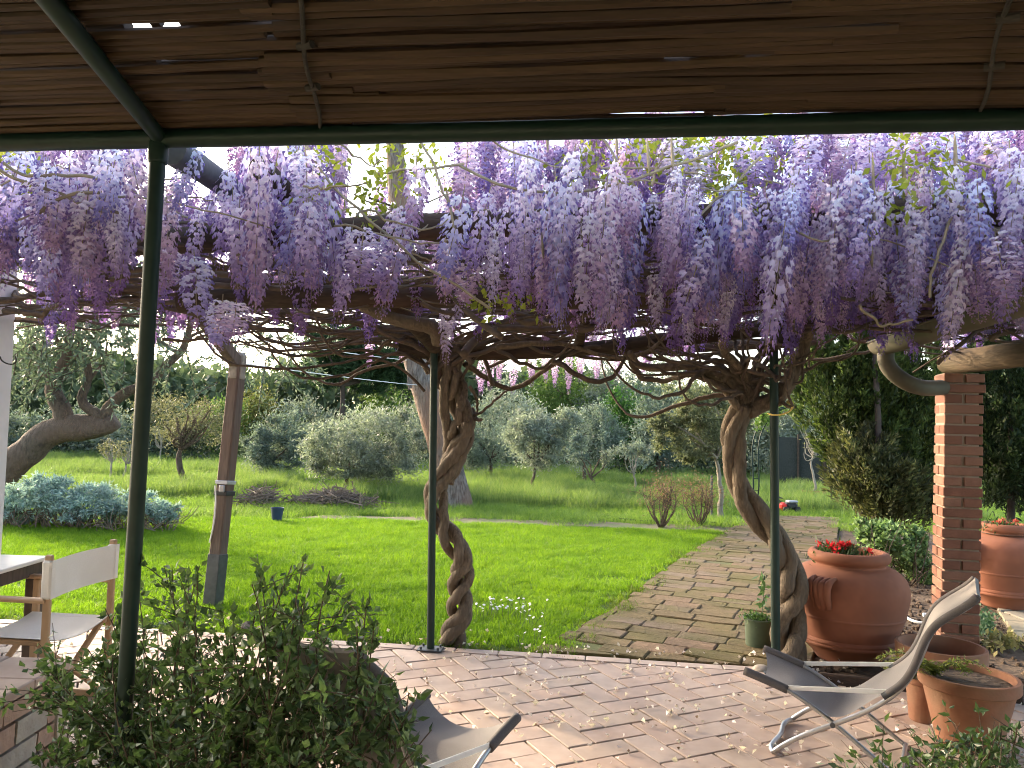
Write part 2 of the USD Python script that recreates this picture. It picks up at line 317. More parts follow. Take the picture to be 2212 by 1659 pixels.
# ---- tufa block path
path = thing('garden_path', kind='structure')
PB = [(.25, 5.615), (.93, 6.8), (1.588, 8.356), (2.45, 10.3), (3.45, 12.3), (4.55, 14.6), (6.1, 14.7), (3.62, 8.9), (2.02, 5.40)]
pv, pf = trimesh.creation.triangulate_polygon(Polygon(PB), engine='earcut')
obj('bedding', (np.c_[pv, np.full(len(pv), .001)], pf), 'moss', path)
pd = unit(np.array([.40, .915])); pn = np.array([pd[1], -pd[0]])
PP = Polygon(PB).buffer(.05); PPC = PP.intersection(Polygon([edge(-3, .035), edge(6, .035), edge(6, 14), edge(-3, 14)])); o0 = np.array([.2, 5.3]); count = 0; rest = MB(); v = -1.2
while v < 11:
    w = .205 + rng.uniform(-.008, .010); u = -1.2 + rng.uniform(0, .3)
    while u < 2.8:
        L = .35 + rng.uniform(-.05, .05)
        cs = []
        for k, (a, b) in enumerate(((0, 0), (.5, -.02), (1, 0), (1.01, .5), (1, 1), (.5, 1.02), (0, 1), (-.01, .5))):
            cs.append(o0 + pn * (u + .003 + (L - .006) * a + rng.normal(0, .004)) + pd * (v + .003 + (w - .006) * b + rng.normal(0, .004)))
        pg = Polygon(cs).buffer(0).intersection(PPC)
        if not pg.is_empty and pg.geom_type == 'Polygon' and pg.area > .012 and rng.random() > .004:
            q = np.array(pg.simplify(.002).exterior.coords)[:-1]; zt = .012 + rng.uniform(-.004, .005)
            if count < 290: obj('block', MB().slab(q, -.01, zt, .008, rng.normal(0, .0025, len(q))), f'tufa_{rng.choice([0, 0, 1, 2, 3]) if v < 2.6 else rng.choice([0, 1, 1, 3, 3])}', path)
            else: rest.slab(q, -.01, zt, .014)
            count += 1
        u += L
    v += w
if rest.n: obj('far_blocks', rest, 'tufa_1', path, kind='stuff')

# ---- soil bed with its edging, flagstones by the portico
BED = [(1.99, 5.36), (3.62, 8.9), (5.9, 14.0), (9, 14), (9, 6.4), (4.0, 6.3), (4.0, 5.1), (3.2, 4.83), (2.08, 5.09)]
n = 46; gx, gy = np.meshgrid(np.linspace(1.7, 5, n), np.linspace(4.7, 9.5, n), indexing='ij')
sheet('soil_bed', BED, -.010, 'soil')
lump = MB(); r2 = np.random.default_rng(8); BP = Polygon(BED)
from shapely.geometry import Point
k = 0
while k < 900:
    p = np.array([r2.uniform(1.9, 5), r2.uniform(4.8, 8.8)])
    if BP.contains(Point(p)):
        s = r2.uniform(.008, .03); h = trimesh.creation.icosphere(0, s); lump.add(h.vertices * r2.uniform(.6, 1.2, 3) + [*p, s * .2 - .01], h.faces); k += 1
obj('soil_clods', lump, 'soil', kind='stuff', label='loose brown clods of earth lying on the soil bed', cat='earth')
eb = MB(); eb.bar((2.02, 5.10, .01), (3.12, 4.80, .01), .035, .10, .006)
obj('edging_board', eb, 'beam_wood', label='low dark board edging the soil bed in front of the big round jar', cat='edging board')
flag = thing('flagstone_paving', kind='structure')
FL = Polygon([(3.75, 4.62), (4.2, 4.52), (9, 3.4), (9, 8.6), (5.5, 8.6), (4.5, 7.3), (4.05, 6.35), (4.02, 5.1)])
pv, pf = trimesh.creation.triangulate_polygon(FL, engine='earcut'); obj('bedding', (np.c_[pv, np.full(len(pv), -.004)], pf), 'bare_earth', flag)
from scipy.spatial import Voronoi
r2 = np.random.default_rng(21); gp = np.array([(3.3 + .46 * i + r2.uniform(-.13, .13), 3.0 + .40 * j + r2.uniform(-.12, .12)) for i in range(14) for j in range(16)])
vo = Voronoi(gp)
for k, rg in enumerate(vo.point_region):
    reg = vo.regions[rg]
    if -1 in reg or not reg: continue
    pg = Polygon(vo.vertices[reg]).intersection(FL).buffer(-.014)
    if pg.is_empty or pg.geom_type != 'Polygon' or pg.area < .01: continue
    obj('flagstone', MB().slab(np.array(pg.simplify(.01).exterior.coords)[:-1], -.004, .022 + r2.uniform(-.004, .004), .008), f'flagstone_{r2.integers(2)}', flag)

# ------------------------------------------------------------------ reed canopy on its green steel frame
CA, CB = at(345, 300, 2.77), at(2212, 255, 2.38)     # along the front beam
cu = unit((CB - CA)[:2]); cv = np.array([.157, -.988])                # along it, and back towards the house
def cp(u, v, z): return np.array([*(CA[:2] + cu * u + cv * v), z + CA[2] - 2.53])
fr = thing('canopy_frame', 'dark green steel frame of the reed canopy with its round post at left', 'canopy frame')
b = MB()
b.tube([cp(-7, 0, 2.53), cp(8.5, 0, 2.53)], .033, 16)
obj('front_beam', b, 'green_steel', fr, smooth=40)
_a, _b = at(342, 320, 2.77), at(261, 1659, 2.80); pf_ = _a + (_b - _a) * (_a[2] / (_a[2] - _b[2]))
obj('post', MB().tube(smoothline([pf_, _a + (_a - _b) * .09], 6), .0275, 20), 'green_steel', fr, smooth=40)
obj('post_foot_plate', MB().box(pf_ + [0, 0, .018], (.16, .16, .01), None, .002), 'green_steel', fr)
obj('rafter', MB().tube([cp(0, 0, 2.535), cp(.0, 4.2, 2.535)], .028, 14), 'green_steel', fr, smooth=40)
obj('rafter', MB().tube([cp(3.9, 0, 2.535), cp(3.9, 4.2, 2.535)], .021, 14), 'green_steel', fr, smooth=40)
obj('rear_beam', MB().tube([cp(-7, 4.2, 2.53), cp(8.5, 4.2, 2.53)], .0235, 12), 'green_steel', fr, smooth=40)
obj('collar', MB().lathe([(.0, 2.49), (.031, 2.49), (.034, 2.50), (.034, 2.59), (.028, 2.605), (0, 2.605)], 20, (*(_a + (_a - _b) * .05)[:2], 0)), 'green_steel', fr, smooth=40)
rng = np.random.default_rng(11)
def reed(u0, u1, v, z, r, rg):
    L = u1 - u0; n = max(4, int(L / .11)); s = np.linspace(0, 1, n); w = rg.uniform(0, 50)
    wob = (meshkit.fbm(np.stack([s * L * 1.3 + w, s * 0, s * 0], -1), 3, 3) - .5)
    pts = np.array([cp(u0 + L * t, v + .022 * wob[i], z + .010 * math.sin(w + t * L * 2)) for i, t in enumerate(s)])
    # a swollen node now and then
    rad = np.full(n, r) * (1 - .12 * s); nd = (np.arange(n) % rg.integers(3, 5)) == 1; rad[nd] *= 1.13
    return MB().tube(pts, rad, 8, cap=True, flat=.9)
SPL = .66
def mat_uv(x, y):
    P = gnd(x, y, CA[2] + .05); r = np.linalg.solve(np.stack([cu, cv], 1), P[:2] - CA[:2]); return r
SLITS = [(*mat_uv(x0, y)[:1], *mat_uv(x1, y)[:1], mat_uv((x0 + x1) / 2, y)[1]) for x0, x1, y in ((262, 318, 58), (335, 384, 54), (340, 372, 76), (362, 392, 192), (505, 534, 266), (524, 560, 11), (575, 588, 11), (2, 62, 290), (1000, 1052, 155), (1462, 1506, 104), (1632, 1674, 101), (1945, 2020, 233), (2185, 2240, 236), (318, 345, 110))]
for name, u_lo, u_hi, lab in (('reed_mat', -7.0, SPL, 'brown reed mat of the canopy at left, its ragged edge hanging at the joint'),
                              ('reed_mat', SPL - .16, 8.5, 'wide brown reed mat of the canopy filling the top of the view')):
    mt = thing(name, lab, 'reed mat', group=None); v = -.035; k = 0; back = MB(); left = u_lo < -5
    while v < 4.2:
        r = rng.uniform(.0125, .0175); step = 2 * r * rng.uniform(.94, 1.10)
        if rng.random() < (.08 if left else .05) and v > .1: step += rng.uniform(.003, .008)
        if any(v - .002 < sl[2] <= v + step for sl in SLITS): step += .013
        z = 2.578 + .005 * rng.normal()
        lo = u_lo + rng.uniform(-.05, .05) if not left else u_lo; hi = u_hi + (rng.uniform(-.10, .06) + .10 * math.sin(v * 7) if left else 0)
        cuts = sorted([lo, hi] + [c for c in (lo + (hi - lo) * rng.uniform(.15, .45), lo + (hi - lo) * rng.uniform(.55, .85)) if hi - lo > 2])
        for a, c in zip(cuts[:-1], cuts[1:]):
            m_ = reed(a - .015, c + .015, v + rng.uniform(-.003, .003), z + rng.uniform(-.004, .004), r, rng)
            if v < 1.45: obj('reed', m_, f'reed_{rng.integers(3)}', mt)
            else: back.add(*m_.get())
            k += 1
        vu = v + step * .5                                        # a second layer lies on top over the gaps and leaves few slits open
        cuts_u = sorted((max(sl[0], lo), min(sl[1], hi)) for sl in SLITS if abs(vu - (sl[2] - .05)) < .062 and sl[1] > lo and sl[0] < hi); c = lo
        for q0, q1 in cuts_u + [(hi, hi)]:
            if q0 - c > .02: back.add(*reed(c, q0, vu, 2.607 + rng.uniform(0, .004), .018, rng).get())
            c = max(c, q1)
        v += step
    obj('upper_reeds', back, 'reed_2', mt, kind='stuff')
for u, du, lab, tn in ((.60, .02, 'dark twisted binding cord under the reed mats, beside the green rafter', .0065), (2.74, -.60, 'dark knotted binding cord under the reed mat at far right', .006)):
    pts = [cp(u + du * v + .008 * math.sin(9 * v), v, 2.55 - .006 * math.sin(5 * v)) for v in np.linspace(0, 2.2, 40)]
    b = MB().tube(pts, tn, 7, rough=.4, seed=3)
    for q in (.35, .62, .9): b.tube([cp(u + du * q - .02, q, 2.548), cp(u + du * q + .02, q + .02, 2.545)], .011, 7)
    obj('binding_cord', b, 'cord', label=lab, cat='cord')

# ------------------------------------------------------------------ house: white wall at left, unseen wall added behind, brick portico at right
w0 = at(22, 900, 5.9)
hw = thing('house', 'white plastered house whose wall end shows at the left edge of the view', 'house')
obj('wall_end', MB().box((w0[0] - .62, 5.6, 1.5), (1.24, .6, 3.0), None, .012), 'plaster', hw)
obj('cable', MB().tube(smoothline([at(0, 770, 5.28), at(14, 785, 5.28), at(30, 786, 5.28), at(33, 770, 5.3)], 12), .005, 6), 'cord', hw)
obj('added_rear_wall', MB().box((.5, -1.75, 1.6), (13, .3, 3.3), None, .012), 'plaster', hw)  # out of view, added to keep sky light from under the reed canopy

pil = thing('brick_pillar', 'square red brick pillar carrying the portico beam', 'pillar')
pb, pt = np.array([3.50, 6.20, 0]), None
tp = at(2072, 800, 6.2); yaw = math.radians(-14)
lean = np.array([(tp[0] - pb[0]) / tp[2], 0, 0]); lean[0] = np.clip(lean[0], -.02, .02)
Rz = rotz(yaw); H0 = 2.08; nc = 26; ch = H0 / nc; rng = np.random.default_rng(3)
PWD = .275
obj('mortar_core', MB().box(pb + lean * H0 / 2 + [0, 0, H0 / 2], (PWD - .034, PWD - .034, H0 - .002), Rz), 'mortar', pil)
for k in range(nc):
    z = (k + .5) * ch; hgt = ch - .0145; c0 = pb + lean * z + [0, 0, z]
    big = 1.06 if k >= nc - 2 else 1.
    for sgn in (-1, 1):
        off = np.array([sgn * (PWD / 4 + .003), 0, 0]) if k % 2 else np.array([0, sgn * (PWD / 4 + .003), 0])
        size = (PWD / 2 - .012, PWD, hgt) if k % 2 else (PWD, PWD / 2 - .012, hgt)
        size = np.array(size) * [big, big, 1] + [rng.uniform(-.004, .004), rng.uniform(-.004, .004), rng.uniform(-.002, .002)]
        obj('brick', MB().box(c0 + Rz @ (off * big) + Rz @ np.array([rng.uniform(-.003, .003), rng.uniform(-.003, .003), 0]), size, Rz @ rotz(rng.normal(0, .008)), .004), f'brick_{rng.integers(3)}', pil)
por = thing('portico_roof', 'low tiled eave of the portico with its timbers and grey gutter', 'roof')
bx = pb[0] + lean[0] * H0
b0, b1 = np.array([bx, 6.36, 2.178]), np.array([bx + .02, 2.2, 2.178])
obj('beam', MB().tube(smoothline([b0, (b0 + b1) / 2 + [.02, 0, .0], b1], 30), .092, 14, rough=.10, seed=4), 'eave_wood', por, smooth=50)
g0, g1 = np.array([2.83, 6.02, 2.29]), np.array([2.83 - .55, 6.02 - 3.6, 2.29])
gd = unit(g1 - g0); gside = np.array([-gd[1], gd[0], 0]); gside = gside if gside[0] > 0 else -gside
P = []
for s in np.linspace(0, np.linalg.norm(g1 - g0), 10):
    P.append([g0 + gd * s + gside * (.10 * math.cos(a)) + [0, 0, .10 * math.sin(a)] for a in np.linspace(math.pi, 2 * math.pi, 13)])
gm = MB().grid(P); P2 = np.array(P); cen = P2.mean(1, keepdims=True); gm.grid((P2 - [0, 0, 0]) * 1.0 + [0, 0, .004])
gm.add(np.vstack([P2[0], [g0]]), [[i, i + 1, 13] for i in range(12)])
for e in (0, 12): gm.tube([P2[0, e], P2[-1, e]], .008, 8)
obj('gutter', gm, 'zinc', por, smooth=40)
d0 = g0 + gd * .12 + [0, 0, -.09]
obj('downspout', MB().tube(smoothline([d0, d0 + [.02, 0, -.10], d0 + gside * .12 + [0, 0, -.20], at(2022, 838, 6.05), at(2060, 852, 6.3)], 24), .060, 16), 'zinc', por, smooth=40)
sl = math.radians(17)
def rf(s, w, h=0.): return g0 + gd * s + gside * (w * math.cos(sl) + .03) + [0, 0, .06 + w * math.sin(sl) + h]
rl = np.linalg.norm(g1 - g0)
deck = MB()
P = np.array([[rf(s, w) for w in np.linspace(0, 2.6, 4)] for s in np.linspace(-.05, rl + .3, 4)]); deck.grid(P); deck.grid(P + [0, 0, -.03]); deck.grid(np.stack([P[0], P[0] + [0, 0, -.03]])); deck.grid(np.stack([P[:, 0], P[:, 0] + [0, 0, -.03]]))
obj('roof_deck', deck, 'eave_wood', por)
for i in range(8):
    s = .12 + i * .5; obj('rafter', MB().bar(rf(s, -.02, -.08), rf(s, 2.5, -.08), .08, .09, .006), 'beam_wood', por)
rng = np.random.default_rng(14)
for i in range(20):
    s = -.02 + i * .20
    for j in range(3):
        w = -.05 + j * .36; tl = MB(); P = []
        for q in (0, .2, .42):
            r = .085 - .02 * q / .42 * 1.
            P.append([rf(s + r * math.cos(a), w + q, .012 + .02 * (1 - q / .42) + r * .8 * math.sin(a) + .01 * rng.uniform(-.3, .3)) for a in np.linspace(0, math.pi, 7)])
        P = np.array(P); tl.grid(P); tl.grid(P - [0, 0, .012]); tl.grid(np.stack([P[0], P[0] - [0, 0, .012]]))
        obj('roof_tile', tl, 'roof_tile', por)
ft = MB(); P = np.array([[rf(s, w, .004) for w in np.linspace(1.1, 2.6, 12)] for s in np.linspace(-.03, rl + .3, 60)]); P[..., 2] += .03 * np.abs(np.sin(np.linspace(0, 60 * 1.0, 60)))[:, None]
obj('upper_tiles', ft.grid(P), 'roof_tile', por, kind='stuff')

# ------------------------------------------------------------------ wisteria pergola: posts, beams, leaning timber
pg_ = thing('pergola', 'dark timber pergola under the wisteria, on two slim green steel posts', 'pergola')
P2b, P3b = np.array([-.512, 5.516, 0.0]), gnd(1676, 1457)
P2t, P3t = at(938, 740, 5.55), at(1671, 690, 5.30)
for a, c, w in ((P2b, P2t, .0265), (P3b, P3t, .029)):
    po = obj('post', MB().tube([a, (a + c) / 2, c], w, 18), 'green_steel', pg_, smooth=40)
    obj('foot_plate', MB().box(a + [0, 0, .022], (.17, .13, .008), rotz(-.12), .002), 'dark_steel', po)
    bo = MB()
    for sx in (-.06, .06):
        for sy in (-.042, .042): bo.lathe([(0, .042), (.008, .042), (.008, .026)], 6, a + rotz(-.12) @ np.array([sx, sy, 0]))
    obj('bolts', bo, 'dark_steel', po)
def beam(pts, r, seed, m='beam_wood', n=26): obj('beam', MB().tube(smoothline(pts, n), r, 10, rough=.16, seed=seed), m, pg_, smooth=60)
beam([at(150, 530, 3.7), at(600, 508, 3.65), at(1000, 486, 3.6), at(1650, 468, 3.5), at(2300, 430, 3.3)], .062, 1)
beam([at(390, 652, 4.8), at(800, 640, 4.75), at(1300, 644, 4.7), at(1800, 630, 4.6), at(2230, 625, 4.5)], .07, 2)
beam([at(420, 610, 5.3), at(800, 612, 5.2), at(1400, 600, 5.2), at(2100, 590, 5.1)], .05, 9)
beam([at(860, 752, 5.7), at(1400, 740, 5.7), at(1700, 706, 5.6), at(2000, 690, 5.6)], .055, 3)
beam([at(940, 752, 5.55), at(760, 560, 4.4), at(560, 360, 3.3)], .05, 4)
beam([at(1640, 760, 5.3), at(1830, 655, 5.0), at(2000, 560, 4.4), at(2180, 450, 3.6)], .05, 5)
beam([at(1250, 744, 5.7), at(1290, 600, 4.6), at(1340, 440, 3.6)], .04, 6)
beam([at(990, 762, 7.0), at(1300, 757, 7.0), at(1500, 750, 7.0), at(1760, 735, 7.0)], .05, 7)
beam([at(368, 322, 2.95), at(445, 372, 3.4), at(520, 425, 4.2)], .058, 8, 'dark_steel')

tp_ = thing('leaning_timber', 'leaning square timber post in a steel shoe on the lawn at left', 'post')
a, c = gnd(460, 1306), at(515, 776, 6.85); q = .24
cdir = unit(c - a)
obj('post', MB().bar(a + cdir * .30, c, .112, .112, .012, up=(.3, 1, 0)), 'pole_wood', tp_)
obj('steel_shoe', MB().bar(a, a + cdir * .42, .119, .119, .004, up=(.3, 1, 0)), 'dark_steel', tp_)
obj('brace', MB().bar(c - cdir * .05, at(398, 632, 6.1), .10, .10, .01, up=(.3, 1, 0)), 'pole_wood', tp_)
obj('head_joint', MB().bar(c - cdir * .20, c + cdir * .06, .124, .124, .03, up=(.3, 1, 0)), 'bark_grey', tp_)
e = a + cdir * 1.02
cl = obj('cable_clamp', MB().bar(e - cdir * .015, e + cdir * .018, .124, .124, .004, up=(.3, 1, 0)).box(e + [.0, -.08, -.045], (.045, .03, .06), None, .006), 'grey_metal', tp_)
obj('black_strap', MB().bar(e - cdir * .11, e - cdir * .07, .126, .126, .004, up=(.3, 1, 0)), 'black_plastic', tp_)
obj('lead', MB().tube(smoothline([e + [-.06, -.08, -.02], e + [-.05, -.085, -.3], e + [-.085, -.08, -.5]], 12), .006, 6), 'white_plastic', tp_)
for i, (x0, y0, x1, y1, lab) in enumerate(((600, 740, 880, 778, 'upper thin wire strung from the pergola towards the tall tree trunk'), (615, 797, 905, 832, 'lower thin wire strung towards the tall tree trunk'))):
    obj('wire', MB().tube(smoothline([at(x0 - 95, y0 - 12, 6.9), at((x0 + x1) / 2, (y0 + y1) / 2 + 2, 10), at(x1, y1, 14.8)], 20), .005, 5), 'white_plastic', label=lab, cat='wire')

# ------------------------------------------------------------------ wisteria: twisted stems, tangle, racemes
def rope(line, strands, R, r, turns, seed, mb=None):
    """Stems twisted round a common line: a list of meshes."""
    n = 110; c = smoothline(line, n, .02, seed); t = unit(np.gradient(c, axis=0))
    a = unit(np.cross(t, [0, 1., .0])); bb = np.cross(t, a); s = np.linspace(0, 1, n); out = []
    R = np.interp(s, np.linspace(0, 1, len(R)), R); r = np.interp(s, np.linspace(0, 1, len(r)), r)
    tw = np.cumsum(np.interp(s, np.linspace(0, 1, len(turns)), turns)) / n
    for k in range(strands):
        ph = 2 * np.pi * (tw + k / strands) + .5 * math.sin(seed + k)
        rk = r * (1 - .12 * (k % 2)) * (1 + .16 * (meshkit.fbm(np.stack([s * 9, s * 0 + k, s * 0 + seed], -1), 2) - .5))
        out.append(MB().tube(c + R[:, None] * (np.cos(ph)[:, None] * a + np.sin(ph)[:, None] * bb), rk, 14, rough=.17, seed=seed + k))
    return out
VY = 5.72
vine1 = thing('wisteria', 'flowering wisteria twisted like a rope behind the slim green post in the middle', 'wisteria')
vine2 = thing('wisteria', 'flowering wisteria with a thick bent stem beside the big round jar', 'wisteria')
l1 = [at(*p, VY) for p in ((972, 1386), (989, 1325), (994, 1270), (1003, 1226), (992, 1190), (968, 1158), (952, 1120), (942, 1083), (953, 1042), (972, 995), (988, 945), (980, 892), (972, 845), (965, 790), (955, 735))]
l1[0][2] = -.03
for m_ in rope(l1, 3, (.056, .055, .050, .052, .056, .070, .08, .07), (.044, .042, .039, .040, .040, .038, .034), (4.6, 5.6, 4.4, 2.6, 1.8, 1.0, .5), 5): obj('stem', m_, 'bark_vine', vine1, smooth=True)
for m_ in rope([p + [.02, .03, 0] for p in l1[8:]], 5, (.04, .06, .09, .08, .08, .12), (.032, .030, .028, .024), (1.0, 1.4, 1.2, .6), 17): obj('stem', m_, 'bark_vine', vine1, smooth=True)
VR = 5.45
l2 = [at(*p, VR) for p in ((1704, 1400), (1709, 1340), (1712, 1280), (1692, 1205), (1664, 1155), (1632, 1110), (1606, 1065), (1592, 1015), (1582, 965), (1588, 915), (1606, 878))]
l2[0][2] = -.03
for m_ in rope(l2, 3, (.068, .064, .052, .046, .042, .04), (.056, .056, .050, .047, .048, .046), (2.6, 2.6, 2.0, 1.6, 1.0), 9): obj('stem', m_, 'bark_vine', vine2, smooth=True)
rng = np.random.default_rng(31)
def limb(v, pts, r0, r1, m='bark_vine', seed=0, n=30, name='limb', jit=.02): obj(name, MB().tube(smoothline(pts, n, jit, seed), np.linspace(r0, r1, n), 8, rough=.18, seed=seed), m, v, smooth=True)
for i, (pts, r0, r1) in enumerate((
        (((1606, 885, VR), (1590, 845, VR), (1540, 805, VR), (1475, 790, 5.4), (1390, 790, 5.4), (1360, 760, 5.3)), .045, .022),
        (((1600, 880, VR), (1612, 820, VR), (1575, 775, 5.3), (1560, 730, 5.1)), .04, .025),
        (((1612, 890, VR), (1655, 872, VR), (1700, 830, 5.4), (1730, 770, 5.4), (1750, 700, 5.2)), .06, .04),
        (((1600, 900, VR), (1570, 850, 5.4), (1540, 825, 5.4), (1500, 805, 5.4)), .03, .018),
        (((1655, 872, VR), (1690, 860, 5.3), (1712, 800, 5.3), (1700, 745, 5.2)), .03, .015),
        (((1640, 880, VR), (1625, 850, 5.5), (1650, 790, 5.5), (1690, 720, 5.4)), .022, .012))):
    limb(vine2, [at(*p) for p in pts], r0, r1, seed=40 + i)
zx_ = lambda zx, zy: ((1000 + zx / 2.212) / 1.3563, (750 + zy / 2.212) / 1.3563)
z4_ = lambda zx, zy: ((0 + zx / 2.212) / 1.3563, (750 + zy / 2.212) / 1.3563)
for i, (fn, pts, Y, r) in enumerate((
        (zx_, ((800, 700), (950, 800), (1080, 862), (1230, 800), (1380, 700), (1520, 620), (1700, 600)), 5.75, .022),
        (zx_, ((1380, 690), (1470, 730), (1550, 785), (1680, 812), (1790, 760), (1840, 650), (1835, 560)), 5.6, .022),
        (zx_, ((1890, 640), (1910, 740), (1970, 790), (2090, 805), (2212, 775), (2330, 790)), 5.5, .024),
        (zx_, ((800, 1010), (905, 1015), (1000, 930), (1080, 870)), 5.75, .012),
        (zx_, ((830, 850), (880, 950), (880, 1010)), 5.7, .014),
        (zx_, ((640, 560), (560, 450), (380, 420), (150, 330), (-80, 160)), 5.0, .05),
        (zx_, ((800, 640), (850, 560), (1100, 450), (1400, 470), (1700, 430)), 5.2, .03),
        (zx_, ((850, 1000), (870, 1050), (910, 1062)), 5.7, .02),
        (zx_, ((1000, 600), (1200, 560), (1500, 590), (1850, 660), (2100, 520)), 5.5, .02),
        (zx_, ((940, 720), (1150, 640), (1350, 610), (1600, 660), (1900, 650), (2212, 560)), 5.9, .014),
        (zx_, ((1050, 520), (900, 430), (700, 250), (560, 110), (450, 40), (340, -60)), 4.2, .018),
        (z4_, ((1530, 250), (1540, 380), (1600, 470), (1740, 420), (1850, 385), (2000, 460), (2212, 495), (2500, 480)), 5.9, .016),
        (z4_, ((1050, 170), (1300, 190), (1700, 210), (1850, 200), (2000, 110)), 4.6, .022),
        (z4_, ((1030, 230), (1200, 300), (1400, 300), (1520, 270), (1700, 360)), 5.2, .016),
        (z4_, ((1700, 300), (1900, 380), (2100, 400), (2400, 390)), 5.8, .02),
        (z4_, ((800, 60), (1000, 150), (1300, 130), (1600, 150)), 4.2, .025),
        (z4_, ((1850, 440), (1990, 520), (2060, 600)), 5.8, .010))):
    limb(vine1 if i not in (1, 2) else vine2, [at(*fn(*p), Y + .12 * math.sin(3 * i + k)) for k, p in enumerate(pts)], r, r * .6, seed=60 + i, n=36, m='bark_vine' if i in (5, 8, 11) else 'vine_dark')
for i in range(34):
    a = rng.uniform(0, 1); sgn = -1 if rng.random() < .62 else 1
    e = at(955 + sgn * rng.uniform(120, 560), rng.uniform(600, 740), rng.uniform(5.0, 6.2)); h0 = at(955 + rng.normal(0, 30), rng.uniform(745, 850), VY + rng.normal(0, .06))
    mid = (h0 + e) / 2 + [0, 0, rng.uniform(-.12, .10)] + rng.normal(0, .06, 3); k1 = h0 + (mid - h0) * .4 + [0, 0, .12]
    limb(vine1, [h0, k1, mid, e], rng.uniform(.010, .026), .007, 'vine_dark', 300 + i, 22, 'limb', .05)
for i in range(30):
    h0 = at(1605 + rng.normal(0, 22), rng.uniform(800, 890), VR + rng.normal(0, .05)); right = rng.random() < .4
    e = at(rng.uniform(1640, 1900), rng.uniform(640, 730), rng.uniform(4.8, 5.6)) if right else at(rng.uniform(1180, 1560), rng.uniform(650, 790), rng.uniform(4.9, 6.0))
    mid = (h0 + e) / 2 + [0, 0, rng.uniform(-.16, .06)] + rng.normal(0, .06, 3); limb(vine2, [h0, h0 + (mid - h0) * .4 + [0, 0, .08], mid, e], rng.uniform(.009, .022), .006, 'vine_dark', 400 + i, 22, 'limb', .05)
for i in range(24):
    x = rng.uniform(420, 1560); L = rng.uniform(160, 420); Y = rng.uniform(5.2, 6.4); y = rng.uniform(655, 765)
    limb(vine1 if x < 1230 else vine2, [at(x - L / 2, y - rng.uniform(0, 40), Y), at(x, y + rng.uniform(-5, 30), Y + .1), at(x + L / 2, y - rng.uniform(0, 40), Y)], rng.uniform(.008, .018), .006, 'vine_dark', 500 + i, 20, 'limb', .06)
# the tangle lying on the pergola, and thinner bare shoots
for v, x0, x1 in ((vine1, -150, 1250), (vine2, 1250, 2350)):
    tg, lt = MB(), MB()
    for i in range(95):
        Y = rng.uniform(3.6, 6.3); x = rng.uniform(x0, x1); L = rng.uniform(250, 800); y = 905 + .028 * (x - 1106) - (rng.uniform(.62, .92) if Y > 4.6 else rng.uniform(.72, .95)) / Y * F
        pts = [at(x + (k / 4 - .5) * L, y + rng.normal(0, 9) + .5 * (k - 2) * rng.normal(0, 20), Y + rng.normal(0, .15)) for k in range(5)]
        r = rng.choice([.007, .010, .014, .02, .028], p=[.3, .3, .22, .12, .06])
        tg.tube(smoothline(pts, 22, .05, i), np.linspace(r, r * .6, 22), 5, rough=.15, seed=i)
    for i in range(42):
        Y = rng.uniform(3.05, 4.8); x = rng.uniform(x0, x1); L = rng.uniform(120, 420); y = 905 + .028 * (x - 1106) - rng.uniform(.75, 1.1) / Y * F
        a = rng.uniform(-.5, .5)
        pts = [at(x + (k / 3 - .5) * L, y + (k / 3 - .5) * L * a + rng.normal(0, 12), Y + rng.normal(0, .1)) for k in range(4)]
        lt.tube(smoothline(pts, 16, .03, i), np.linspace(.0055, .003, 16), 5)
    obj('tangle', tg, 'vine_dark', v, smooth=True); obj('shoots', lt, 'vine_light', v, smooth=True)
b = MB()
for i, (fn, pts) in enumerate(((z4_, ((0, -760), (120, -700), (300, -640), (480, -560), (760, -480))), (z4_, ((20, -800), (120, -740), (300, -720), (450, -725), (640, -700))), (z4_, ((250, -480), (450, -590), (640, -610))))):
    b.tube(smoothline([at(*fn(x, y + 200 + 0 * i), 3.1) for x, y in pts], 20, .01, i), .007, 6)
for i, pts in enumerate((((1000, 360), (1260, 410), (1480, 350), (1600, 300)), ((1640, 340), (1560, 420), (1480, 500)), ((905, 300), (960, 420), (985, 560)), ((1290, 290), (1380, 420)), ((2040, 420), (2212, 540)), ((660, 310), (760, 440), (900, 560), (1060, 660)), ((1450, 300), (1400, 400)), ((800, 380), (1000, 350)), ((2100, 430), (2020, 560), (2010, 640)), ((1860, 660), (1905, 700), (1970, 690)))):
    b.tube(smoothline([at(x, y, 3.15 + .1 * (i % 4)) for x, y in pts], 16, .02, i), .006, 6)
obj('shoots', b, 'vine_light', vine1, smooth=True)
pods = MB()
for x, y0, y1 in ((1398, 300, 375), (1450, 295, 370), (1180, 270, 330), (1885, 330, 520), (1950, 330, 400), (2062, 290, 385), (1330, 280, 340), (1170, 500, 560), (1880, 500, 580), (1255, 470, 590)):
    Y = 3.15; a, c = at(x, y0, Y), at(x + 4, y1, Y); q = smoothline([a, (a + c) / 2, c], 9); pods.tube(q, np.interp(np.linspace(0, 1, 9), [0, .2, .7, 1], [.004, .011, .016, .003]), 6, flat=.4)
obj('seed_pod', pods, 'vine_light', vine2, smooth=True)

